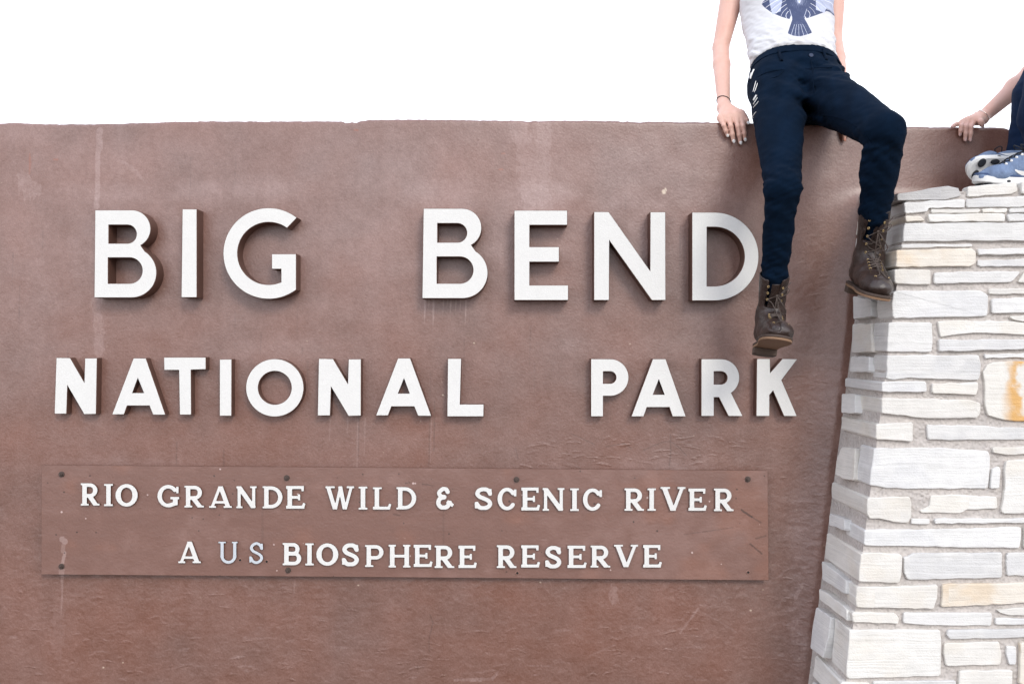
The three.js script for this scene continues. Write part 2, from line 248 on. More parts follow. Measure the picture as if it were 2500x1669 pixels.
// ---- plaque with serif letters
function glyph(ch, a, thin) {
  const parts = [], S = thin ? 0.07 : 0.10, F = thin ? 0.06 : 0.078;
  const box = (x0, y0, x1, y1) => parts.push((x, y) => { const dx = Math.abs(x - (x0 + x1) / 2) - (x1 - x0) / 2, dy = Math.abs(y - (y0 + y1) / 2) - (y1 - y0) / 2; return Math.hypot(Math.max(dx, 0), Math.max(dy, 0)) + Math.min(Math.max(dx, dy), 0); });
  const seg = (x0, y0, x1, y1, t) => { const l = Math.hypot(x1 - x0, y1 - y0), cx = (x1 - x0) / l, cy = (y1 - y0) / l; parts.push((x, y) => { const px = (x - x0) * cx + (y - y0) * cy, py = -(x - x0) * cy + (y - y0) * cx; const dx = Math.abs(px - l / 2) - l / 2, dy = Math.abs(py) - t; return Math.hypot(Math.max(dx, 0), Math.max(dy, 0)) + Math.min(Math.max(dx, dy), 0); }); };
  const poly = (pts, t, t2 = t) => parts.push((x, y) => { let d = 9; for (let k = 1; k < pts.length; k++) { const [x0, y0] = pts[k - 1], [x1, y1] = pts[k], ex = x1 - x0, ey = y1 - y0, q = clamp(((x - x0) * ex + (y - y0) * ey) / (ex * ex + ey * ey + 1e-9)); const nx = x - x0 - q * ex, ny = y - y0 - q * ey, l = Math.hypot(ex, ey), horiz = Math.abs(ex) / l; d = Math.min(d, Math.hypot(nx, ny) - lerp(t, t2, horiz)); } return d; });
  const ring = (cx, cy, rx, ry, a0, a1, t, t2) => poly(arc(cx, 0, rx, a0, a1, 26, ry).map(([x, y]) => [x, cy - y]), t, t2);
  const foot = (x0, x1) => { box(x0, 0, x1, F); }, cap = (x0, x1) => { box(x0, 1 - F, x1, 1); };
  const spl = (pts) => new THREE.SplineCurve(pts.map(([x, y]) => new THREE.Vector2(x * a, y))).getPoints(40).map((p) => [p.x, p.y]);
  const bowl = (y0, y1, xr, t) => { const r = (y1 - y0) / 2, rx = Math.min(r, xr - 0.24); poly([[0.2, y1], [xr - rx, y1], ...arc(xr - rx, 0, rx, 80, -80, 16, r).map(([x, y]) => [x, (y0 + y1) / 2 - y]), [xr - rx, y0], [0.2, y0]], t, F); };
  const stem = (x = 0.07) => box(x, 0, x + 2 * S, 1), m = a / 2;
  switch (ch) {
    case 'I': box(m - S, 0, m + S, 1); foot(0, a); cap(0, a); break;
    case 'R': stem(); foot(0, 0.36); cap(0, 0.2); bowl(0.44, 1 - F, a - 0.09 - S, S); seg(0.38, 0.46, a - 0.14, -0.02, S); box(a - 0.2, 0, a, F); break;
    case 'P': stem(); foot(0, 0.38); cap(0, 0.2); bowl(0.42, 1 - F, a - S - 0.01, S); break;
    case 'B': stem(); foot(0, 0.2); cap(0, 0.2); bowl(0.52, 1 - F, a - 0.08 - S, S * 0.95); bowl(F, 0.52, a - S - 0.01, S); break;
    case 'D': stem(); foot(0, 0.2); cap(0, 0.2); bowl(F, 1 - F, a - S - 0.01, S); break;
    case 'E': stem(0.06); box(0, 1 - 0.13, a * 0.9, 1); box(a * 0.8, 0.77, a * 0.92, 1); box(0.1, 0.44, a * 0.7, 0.56); box(a * 0.62, 0.37, a * 0.73, 0.63); box(0, 0, a * 0.95, 0.13); seg(a * 0.85, 0.02, a * 0.95, 0.24, 0.055); break;
    case 'L': stem(0.08); cap(0, 0.4); box(0, 0, a * 0.93, 0.13); seg(a * 0.84, 0.02, a * 0.95, 0.25, 0.055); break;
    case 'N': box(0.06, 0, 0.2, 1); box(a - 0.21, 0, a - 0.07, 1); seg(0.1, 1, a - 0.13, 0, S); foot(0, 0.28); cap(0, 0.2); cap(a - 0.3, a); break;
    case 'A': seg(0.13, 0, m, 1.05, 0.065); seg(a - 0.16, 0, m - 0.02, 1.05, S); box(0.25, 0.2, a - 0.25, 0.31); foot(0, 0.32); foot(a - 0.38, a); break;
    case 'H': box(0.06, 0, 0.06 + 2 * S, 1); box(a - 0.06 - 2 * S, 0, a - 0.06, 1); box(0.1, 0.44, a - 0.1, 0.56); foot(0, 0.32); cap(0, 0.32); foot(a - 0.32, a); cap(a - 0.32, a); break;
    case 'O': ring(m, 0.5, m - S - 0.02, 0.5 - F, 0, 360, S + 0.02, F); break;
    case 'C': ring(m, 0.5, m - S - 0.01, 0.5 - F, 38, 322, S, F); box(a - 0.13, 0.62, a - 0.02, 0.92); break;
    case 'G': ring(m, 0.5, m - S - 0.01, 0.5 - F, 40, 300, S, F); box(a - 0.13, 0.63, a - 0.03, 0.92); box(a * 0.6, 0.36, a, 0.46); box(a - 0.28, 0.1, a - 0.07, 0.42); seg(a * 0.5, F, a - 0.12, 0.17, F); break;
    case 'S': poly(spl([[0.86, 0.72], [0.74, 0.87], [0.5, 1 - F], [0.25, 0.86], [0.15, 0.72], [0.27, 0.59], [0.5, 0.51], [0.76, 0.41], [0.87, 0.27], [0.75, 0.13], [0.5, F], [0.26, 0.12], [0.12, 0.27]]), S * 0.95, thin ? F : S * 0.9); box(a * 0.82, 0.66, a * 0.95, 0.93); box(0.01, 0.07, a * 0.13, 0.34); break;
    case 'U': box(0.1, 0.3, 0.1 + 2 * S, 1); box(a - 0.06 - 2 * S, 0.3, a - 0.06, 1); ring(m + 0.02, 0.34, m - 0.08 - S, 0.34 - F, 180, 360, S, F); cap(0, 0.34); cap(a - 0.26, a); break;
    case 'W': seg(0.1, 1.02, a * 0.34, -0.05, 0.085); seg(a * 0.34, -0.05, a * 0.53, 1, 0.06); seg(a * 0.51, 1, a * 0.68, -0.05, 0.085); seg(a * 0.68, -0.05, a - 0.11, 1.02, 0.06); cap(0, 0.4); cap(a - 0.32, a); break;
    case 'V': seg(0.14, 1.02, m + 0.02, -0.06, S); seg(m, -0.06, a - 0.12, 1.02, 0.07); cap(0, 0.4); cap(a - 0.33, a); break;
    case '&': poly(spl([[0.66, 0.78], [0.56, 0.9], [0.38, 0.91], [0.18, 0.75], [0.26, 0.6], [0.46, 0.55]]), 0.09); poly(spl([[0.46, 0.55], [0.22, 0.48], [0.13, 0.28], [0.26, 0.12], [0.46, 0.085], [0.64, 0.14], [0.78, 0.3]]), 0.095); seg(a * 0.62, 0.36, a * 0.97, 0.17, 0.075); break;
  }
  return (x, y) => { let d = 9; for (const p of parts) { const q = p(x, y), h = Math.max(0.035 - Math.abs(d - q), 0); d = Math.min(d, q) - h * h / 0.14; } return Math.max(d, -x, x - a, -y, y - 1); };
}
function contours(sdf, a, n = 72) {                     // marching squares: closed loops of the zero line
  const h = 1 / n, pad = 2, nx = Math.ceil(a / h) + 2 * pad, ny = n + 2 * pad, val = (i, j) => sdf((i - pad) * h, (j - pad) * h) + 1e-5, g = [];
  for (let j = 0; j <= ny; j++) { g.push([]); for (let i = 0; i <= nx; i++) g[j].push(val(i, j)); }
  const next = new Map(), point = new Map();
  const e = (i, j, k) => { const key = (j * 4096 + i) * 2 + k; if (!point.has(key)) { const v0 = g[j][i], v1 = k ? g[j + 1][i] : g[j][i + 1], t = v0 / (v0 - v1); point.set(key, [(i - pad + (k ? 0 : t)) * h, (j - pad + (k ? t : 0)) * h]); } return key; };
  for (let j = 0; j < ny; j++) for (let i = 0; i < nx; i++) {
    const c = (g[j][i] < 0 ? 1 : 0) | (g[j][i + 1] < 0 ? 2 : 0) | (g[j + 1][i + 1] < 0 ? 4 : 0) | (g[j + 1][i] < 0 ? 8 : 0);
    if (!c || c === 15) continue;
    const B = () => e(i, j, 0), R = () => e(i + 1, j, 1), T = () => e(i, j + 1, 0), Lf = () => e(i, j, 1), add = (p, q) => next.set(p, q);
    ({ 1: () => add(Lf(), B()), 2: () => add(B(), R()), 3: () => add(Lf(), R()), 4: () => add(R(), T()), 5: () => { add(Lf(), B()); add(R(), T()); }, 6: () => add(B(), T()), 7: () => add(Lf(), T()), 8: () => add(T(), Lf()), 9: () => add(T(), B()), 10: () => { add(B(), R()); add(T(), Lf()); }, 11: () => add(T(), R()), 12: () => add(R(), Lf()), 13: () => add(R(), B()), 14: () => add(B(), Lf()) })[c]();
  }
  const loops = [], seen = new Set();
  for (const s of next.keys()) { if (seen.has(s)) continue; const l = []; let k = s; while (k !== undefined && !seen.has(k)) { seen.add(k); l.push(point.get(k)); k = next.get(k); } if (l.length > 8) loops.push(l); }
  return loops.map((l) => { const o = []; for (let k = 0; k < l.length; k++) { const p = o.length ? o[o.length - 1] : l[l.length - 1], q = l[k], r = l[(k + 1) % l.length]; const cr = Math.abs((q[0] - p[0]) * (r[1] - p[1]) - (q[1] - p[1]) * (r[0] - p[0])); if (cr > 1.5e-5 || Math.hypot(q[0] - p[0], q[1] - p[1]) > 0.15) o.push(q); } return o; });
}
{
  const PZ = 0.026, plaque = new THREE.Group(); plaque.name = 'plaque'; wall.add(plaque);
  const corners = [[100, 1134.7], [1875.3, 1148.3], [1877.4, 1416.5], [99, 1402]];
  const s = outline(PZ, corners), g = new THREE.ExtrudeGeometry(s, { depth: 0.003, bevelEnabled: true, bevelThickness: 0.0008, bevelSize: 0.0008, bevelOffset: -0.0008, bevelSegments: 1 });
  g.translate(0, 0, PZ - 0.0038);
  { const p = g.attributes.position, uv = g.attributes.uv, A = P(80, 1440, PZ), B = P(1900, 1110, PZ); for (let i = 0; i < p.count; i++) uv.setXY(i, (p.getX(i) - A.x) / (B.x - A.x), (p.getY(i) - A.y) / (B.y - A.y)); }
  const w = 1820, h = 330;
  const spots = []; const R2 = rng(5); for (let k = 0; k < 70; k++) spots.push([80 + R2() * 1800, 1140 + R2() * 270, 0.8 + R2() * 1.6, R2() < 0.25]);
  spots.push([149, 1250, 2.5, true], [468, 1264, 2, false], [495, 1267, 2, false], [484, 1296, 2, false], [208, 1266, 1.6, true], [1008, 1180, 2.4, true], [1013, 1180, 2.2, true], [675, 1393, 2, true], [1243, 1224, 2.4, false]);
  const segs = [[1810, 1245, 1835, 1262, 2.2, -0.6], [1835, 1262, 1858, 1276, 1.4, -0.4], [1832, 1328, 1860, 1352, 1.8, -0.5], [150, 1316, 157, 1322, 7, 0.5], [155, 1320, 152, 1345, 5, 0.35], [157, 1350, 151, 1376, 4, 0.5], [149, 1385, 149, 1402, 7, 0.4], [990, 1180, 1000, 1178, 1.2, -0.5], [1030, 1182, 1060, 1186, 1.2, -0.4], [1670, 1305, 1790, 1288, 1.2, -0.25], [1846, 1315, 1870, 1308, 2, -0.3], [960, 1256, 975, 1258, 2, -0.3], [1082, 1240, 1082, 1330, 2, -0.15], [640, 1240, 640, 1350, 3, -0.12]];
  const map = tex(w, h, (i, j, o) => {
    const u = 80 + i, v = 1440 - j, n1 = fbm(u / 160, v / 120, 401, 4), n2 = fbm(u / 26, v / 26, 402, 4), n3 = fbm(u / 60, v / 4, 404, 2), gr = h2(i, j, 7);
    let k = 0.90 + 0.10 * n1 + 0.10 * (n2 - 0.5) + 0.07 * (n3 - 0.5) + 0.10 * (gr - 0.5), m = 0.12 + 0.10 * sstep(0.4, 0.75, n1 * 0.6 + n2 * 0.4);
    for (const [a, b, c, d, ww, s2] of segs) { const t = clamp(((u - a) * (c - a) + (v - b) * (d - b)) / ((c - a) ** 2 + (d - b) ** 2)), dd = Math.hypot(u - a - t * (c - a), v - b - t * (d - b)) + 1.2 * (vn(u / 3, v / 3, 9) - 0.5); if (dd < ww) { if (s2 < 0) k *= 1 + s2; else m = Math.max(m, s2); } }
    for (const [a, b, r, white] of spots) { const dd = (u - a) ** 2 + (v - b) ** 2; if (dd < r * r) { if (white) m = 1.4; else k *= 0.3; } }
    const warm = sstep(0.5, 0.75, fbm(u / 90 + 4, v / 70, 405, 3) * 0.8 + 0.3 * sstep(1500, 1850, u)) * 0.22;
    o[0] = lerp(0.160 * (1 + warm), 0.46, m) * k; o[1] = lerp(0.066 * (1 + warm * 0.6), 0.33, m) * k; o[2] = lerp(0.042, 0.30, m) * k;
  }, true);
  const bmp = tex(w, h, (i, j, o) => { o[0] = o[1] = o[2] = 0.5 + 0.6 * (fbm(i / 50, j / 30, 411, 3) - 0.5) + 0.25 * (fbm(i / 5, j / 4, 412, 2) - 0.5); }, false);
  mesh('panel', g, [new THREE.MeshPhysicalMaterial({ map, bumpMap: bmp, bumpScale: 0.002, roughness: 0.4, ior: 1.5, clearcoat: 0.8, clearcoatRoughness: 0.36 }), sidePaint], plaque);
  const qa = (x, y) => [80 + x / 2.349, 1110 + y / 2.349], qb = (x, y) => [980 + x / 2.349, 1110 + y / 2.349];
  const rows = [
    [qa, 'R 273 380 163 290|I 407 457 167 293|O 472 600 167 296|G 712 838 172 300|R 868 980 177 301|A 1010 1140 180 303|N 1166 1283 180 305|D 1317 1432 180 306|E 1452 1562 178 308|W 1678 1842 180 312|I 1868 1918 182 313|L 1950 2055 186 313|D 2085 2200 185 312|A 833 962 497 620|U 1063 1173 498 623|s 1240 1322 500 625|B 1432 1540 505 632|I 1562 1610 507 633|O 1625 1752 507 635|S 1772 1870 507 638|P 1905 2012 517 642|H 2040 2165 515 645'],
    [qb, '& 198 300 184 313|S 420 522 186 315|C 550 662 188 317|E 688 795 187 318|N 810 935 190 320|I 968 1018 192 321|C 1040 1153 192 320|R 1280 1392 192 320|I 1412 1460 192 320|V 1487 1630 184 320|E 1647 1752 193 320|R 1793 1906 193 322|E 70 178 515 642|R 190 303 520 648|E 327 432 520 648|R 547 660 518 648|E 687 795 518 645|S 825 917 522 650|E 953 1063 520 648|R 1085 1198 520 645|V 1220 1358 515 643|E 1387 1494 516 645']];
  const LZ = PZ + 0.009;
  for (const [q, list] of rows) for (const item of list.split('|')) {
    let [c, x0, x1, y0, y1] = item.split(' '); const thin = c === 'U' || c === 's'; c = c.toUpperCase();
    const A = P(...q(+x0, +y1), LZ), B = P(...q(+x1, +y0), LZ), hh = B.y - A.y, a = (B.x - A.x) / hh;
    const loops = contours(glyph(c, a, thin), a).map((l) => l.map(([x, y]) => new THREE.Vector2(A.x + x * hh, A.y + y * hh)));
    const area = loops.map((l) => THREE.ShapeUtils.area(l)), k0 = area.map(Math.abs).indexOf(Math.max(...area.map(Math.abs))), sg = Math.sign(area[k0]);
    const shapes = []; loops.forEach((l, k) => { if (Math.sign(area[k]) === sg && Math.abs(area[k]) > 1e-6) shapes.push(new THREE.Shape(l)); });
    loops.forEach((l, k) => { if (Math.sign(area[k]) !== sg && shapes.length) shapes[0].holes.push(new THREE.Path(l)); });
    extruded('plaque_letter', shapes, LZ, 0.0105, thin ? steel : whitePaint, plaque, 0);
  }
  // bolts: washer, nut and thread end; and the empty holes
  const parts = []; { const a = new THREE.CylinderGeometry(0.0085, 0.009, 0.003, 20), b = new THREE.CylinderGeometry(0.0055, 0.0058, 0.006, 6), c = new THREE.CylinderGeometry(0.0024, 0.0028, 0.008, 10); b.translate(0, 0.0035, 0); c.translate(0, 0.0085, 0); parts.push(a, b, c); }
  const bg = mergeGeometries(parts.map((p) => p.toNonIndexed())); bg.rotateX(Math.PI / 2);
  const bm = std(L(0.085, 0.06, 0.05), 0.55, { metalness: 0.3 });
  for (const [u, v] of [[149, 1157.7], [699.4, 1166.2], [149, 1382.5], [702.8, 1391.8], [1261, 1170.5], [1826.3, 1169.6]]) mesh('bolt', bg, bm, plaque).position.copy(P(u, v, PZ + 0.0015));
  const hg = new THREE.TorusGeometry(0.0042, 0.0014, 8, 20), hd = new THREE.CylinderGeometry(0.0036, 0.0036, 0.001, 16); hd.rotateX(Math.PI / 2);
  const hm = std(L(0.24, 0.13, 0.10), 0.6), hk = std(L(0.012, 0.009, 0.008), 0.9);
  for (const [u, v, s2] of [[585.7, 1367, 1.15], [650.5, 1370.5, 1.15], [1263, 1398.6, 1.2], [1827, 1397, 1.2]]) { const r = mesh('bolt_hole', hg, hm, plaque); r.position.copy(P(u, v, PZ)); r.scale.setScalar(s2); const d = mesh('bolt_hole', hd, hk, plaque); d.position.copy(P(u, v, PZ + 0.0003)); d.scale.setScalar(s2); }
}

// ------------------------------------------------------------------ the stone pier
const pier = thing('stone_pier', 'battered pier of pale limestone blocks laid in grey mortar', 'pier');
const PIER_R = 2.35, pierTop = EYE + (834.5 - 450) / 898.9;
{
  const mt = tex(512, 512, (i, j, o) => { const k = 0.82 + 0.25 * fbm(i / 20, j / 20, 501, 4) + 0.2 * (vn(i / 2, j / 2, 502) - 0.5); o[0] = 0.53 * k; o[1] = 0.485 * k; o[2] = 0.45 * k; }, true, true);
  const mb = tex(512, 512, (i, j, o) => { o[0] = o[1] = o[2] = 0.5 * fbm(i / 30, j / 24, 511, 3) + 0.5 * vn(i / 3, j / 3, 512); }, false, true);
  const mortar = std(0xffffff, 0.92, { map: mt, bumpMap: mb, bumpScale: 0.007 });
  // stone surfaces: fine bedding lines, pits and mineral tints
  const mk = (seed, base, bed, tint, amt, where) => {
    const map = tex(768, 768, (i, j, o) => {
      const y = j + 10 * (fbm(i / 90, j / 60, seed, 2) - 0.5), b = fbm(i / 180, y / 3.2, seed + 1, 3), b2 = sstep(0.66, 0.8, vn(i / 120, y / 5, seed + 2)), n = fbm(i / 30, j / 26, seed + 3, 4), gr = h2(i, j, seed);
      const k = 0.94 + bed * (b - 0.5) - bed * 0.35 * b2 + 0.14 * (n - 0.5) + 0.04 * (gr - 0.5), m = where ? where(i, j) * sstep(0.36, 0.62, fbm(i / 40, j / 50, seed + 7, 4)) : amt * sstep(0.45, 0.72, fbm(i / 110, j / 90, seed + 7, 4));
      for (let q = 0; q < 3; q++) o[q] = lerp(base[q], tint[q], m) * k;
    }, true, true);
    const bmp = tex(768, 768, (i, j, o) => { const y = j + 10 * (fbm(i / 90, j / 60, seed, 2) - 0.5); o[0] = o[1] = o[2] = 0.35 * fbm(i / 160, y / 4, seed + 1, 3) + 0.45 * fbm(i / 36, j / 30, seed + 4, 4) + 0.2 * vn(i / 2.5, j / 2.5, seed + 5); }, false, true);
    return (c) => std(c, 0.85, { map, bumpMap: bmp, bumpScale: 0.0024 });
  };
  const white = mk(600, [0.76, 0.75, 0.725], 0.13, [0.66, 0.655, 0.65], 0.7), plain = mk(640, [0.77, 0.75, 0.705], 0.10, [0.74, 0.68, 0.58], 0.4), cream = mk(680, [0.76, 0.70, 0.61], 0.12, [0.70, 0.56, 0.40], 0.7), orange = mk(720, [0.74, 0.71, 0.65], 0.06, [0.68, 0.40, 0.15], 1.0, (i, j) => { const d = Math.abs((i - 745 + 384 + 1536) % 768 - 384 + 22 * (vn(j / 30, i / 60, 77) - 0.5)); return clamp(1.5 - d / 36); });
  const mats = { w: [white(L(1, 1, 1)), white(L(0.97, 0.965, 0.96)), white(L(0.93, 0.925, 0.92))], p: [plain(L(1, 1, 1)), plain(L(0.97, 0.96, 0.95)), plain(L(0.93, 0.92, 0.91))], c: [cream(L(1, 1, 1))], o: [orange(L(1, 1, 1))], g: [white(L(0.70, 0.69, 0.69))] };
  const RS = rng(911);
  // core of mortar
  {
    const y0 = -0.05, yt = (x) => EYE + (x < 1.185 ? lerp(0.375, 0.408, clamp((x - 1.04) / 0.145)) : lerp(0.408, 0.424, clamp((x - 1.185) / 0.25)));
    const xs = [1.185, 1.44, PIER_R], sh = new THREE.Shape();
    const cx0 = sideX(y0, 0.2) + 0.018, cx1 = sideX(EYE + 0.38, 0.2) + 0.018;
    sh.moveTo(cx0, y0); sh.lineTo(PIER_R - 0.01, y0); sh.lineTo(PIER_R - 0.01, yt(PIER_R)); for (const x of xs.slice(0, 2).reverse()) sh.lineTo(x, yt(x)); sh.lineTo(cx1, yt(cx1));
    const g = new THREE.ExtrudeGeometry(sh, { depth: FZ - 0.009 - 0.004, bevelEnabled: false }); g.translate(0, 0, 0.004);
    const sh2 = new THREE.Shape(); sh2.moveTo(WX1 + 0.01, y0); sh2.lineTo(PIER_R - 0.01, y0); sh2.lineTo(PIER_R - 0.01, yt(2)); sh2.lineTo(WX1 + 0.01, yt(2));
    const g2 = new THREE.ExtrudeGeometry(sh2, { depth: 0.4, bevelEnabled: false }); g2.translate(0, 0, -0.396);
    mesh('mortar', mergeGeometries([g, g2]), mortar, pier);
  }
  // one stone: loop of points on a plane with outward normal n, thickness back from the face
  function stone(loop, n, thick, kind, bev = 0.004, proud = 0) {
    const ax = Math.abs(n.x) > 0.5 ? V(0, 0, 1) : V(1, 0, 0), up = V(0, 1, 0); const ux = ax.clone().addScaledVector(n, -ax.dot(n)).normalize(), uy = up.clone().addScaledVector(n, -up.dot(n)).normalize();
    const o = loop[0].clone(); let p2 = loop.map((p) => { const d = p.clone().sub(o); return new THREE.Vector2(d.dot(ux), d.dot(uy)); });
    const flip = ux.clone().cross(uy).dot(n) < 0; if ((THREE.ShapeUtils.area(p2) < 0) !== flip) p2.reverse();
    // round the corners a little, then break the edge
    const r = []; for (let k = 0; k < p2.length; k++) { const a = p2[(k + p2.length - 1) % p2.length], b = p2[k], c = p2[(k + 1) % p2.length], cut = (q) => { const l = q.distanceTo(b), t = Math.min(0.35, (0.002 + 0.004 * RS()) / l); return b.clone().lerp(q, t); }; r.push(cut(a), b.clone().lerp(a.clone().lerp(c, 0.5), Math.min(0.06, 0.003 / (b.distanceTo(a.clone().lerp(c, 0.5)) + 1e-6))), cut(c)); }
    const e = []; for (let k = 0; k < r.length; k++) { const a = r[k], b = r[(k + 1) % r.length], l = a.distanceTo(b), m = Math.max(1, Math.round(l / 0.022)); for (let q = 0; q < m; q++) { const p = a.clone().lerp(b, q / m); const w = q ? 0.0016 : 0.0007; e.push(p.add(new THREE.Vector2((RS() - 0.5) * 2 * w, (RS() - 0.5) * 2 * w))); } }
    const N = e.length, ctr = e.reduce((s, p) => s.add(p), new THREE.Vector2()).divideScalar(N);
    const hx = Math.max(...e.map((p) => Math.abs(p.x - ctr.x))), hy = Math.max(...e.map((p) => Math.abs(p.y - ctr.y))), inset = (d) => e.map((p) => new THREE.Vector2(ctr.x + (p.x - ctr.x) * (1 - d / hx), ctr.y + (p.y - ctr.y) * (1 - d / hy)));
    const rings = [[inset(bev), proud], [inset(bev * 0.3), proud - bev * 0.45], [e, proud - bev * 1.3], [e, -thick]];
    const tiltx = (RS() - 0.5) * 0.02, tilty = (RS() - 0.5) * 0.03, pos = [], uv = [], idx = [], ou = kind === 'o' ? 0 : RS() * 5, ov = kind === 'o' ? 0 : RS() * 5;
    rings.forEach(([ring, d], q) => ring.forEach((p) => { const dd = q < 3 ? d + (p.x - ctr.x) * tiltx + (p.y - ctr.y) * tilty : d, w = o.clone().addScaledVector(ux, p.x).addScaledVector(uy, p.y).addScaledVector(n, dd); pos.push(w.x, w.y, w.z); uv.push((Math.abs(n.x) > 0.5 ? w.z : w.x - (q === 3 ? 1 : 0) * thick * 0.0) / 0.7 + ou, w.y / 0.7 + ov); }));
    for (let q = 0; q < 3; q++) for (let k = 0; k < N; k++) { const a = q * N + k, b = q * N + (k + 1) % N, c = a + N, d = b + N; flip ? idx.push(a, b, c, b, d, c) : idx.push(a, c, b, b, c, d); }
    const cap = rings[0][0], star = cap.every((p, k) => { const b = cap[(k + 1) % N]; return ((p.x - ctr.x) * (b.y - ctr.y) - (p.y - ctr.y) * (b.x - ctr.x)) * (flip ? -1 : 1) > 1e-7; });
    if (star) { const c = o.clone().addScaledVector(ux, ctr.x).addScaledVector(uy, ctr.y).addScaledVector(n, proud); pos.push(c.x, c.y, c.z); uv.push((Math.abs(n.x) > 0.5 ? c.z : c.x) / 0.7 + ou, c.y / 0.7 + ov); for (let k = 0; k < N; k++) flip ? idx.push(4 * N, (k + 1) % N, k) : idx.push(4 * N, k, (k + 1) % N); }
    else for (const t of THREE.ShapeUtils.triangulateShape(cap, [])) flip ? idx.push(t[0], t[2], t[1]) : idx.push(t[0], t[1], t[2]);
    let g = new THREE.BufferGeometry(); g.setAttribute('position', new THREE.Float32BufferAttribute(pos, 3)); g.setAttribute('uv', new THREE.Float32BufferAttribute(uv, 2)); g.setIndex(idx);
    g = g.toNonIndexed();
    { // deep returns get their own coordinates along depth
      const p = g.attributes.position, t = g.attributes.uv; for (let i = 0; i < N * 18; i += 3) { const A = V().fromBufferAttribute(p, i), B = V().fromBufferAttribute(p, i + 1), C = V().fromBufferAttribute(p, i + 2), nn = B.sub(A).cross(C.sub(A)).normalize(); if (Math.abs(n.z) > 0.5 && Math.abs(nn.x) > 0.75) for (let q = 0; q < 3; q++) t.setX(i + q, p.getZ(i + q) / 0.7 + ou); }
    }
    g.computeVertexNormals();
    { const q = g.attributes.normal, c0 = N * 18; const fn = n.clone().addScaledVector(ux, -tiltx).addScaledVector(uy, -tilty).normalize(); for (let i = c0; i < q.count; i++) q.setXYZ(i, fn.x, fn.y, fn.z); }
    const ms = mats[kind]; mesh('stone', g, ms[Math.floor(RS() * ms.length)], pier);
  }
  const z4 = (x, y) => [1950 + x / 3.336, 430 + y / 3.336], z5 = (x, y) => [1950 + x / 3.733, 880 + y / 3.733], z6 = (x, y) => [1930 + x / 3.654, 1240 + y / 3.654];
  const back = (u, X) => 3 - 2400 * X / (u - 1250);    // depth of a point seen on the side face
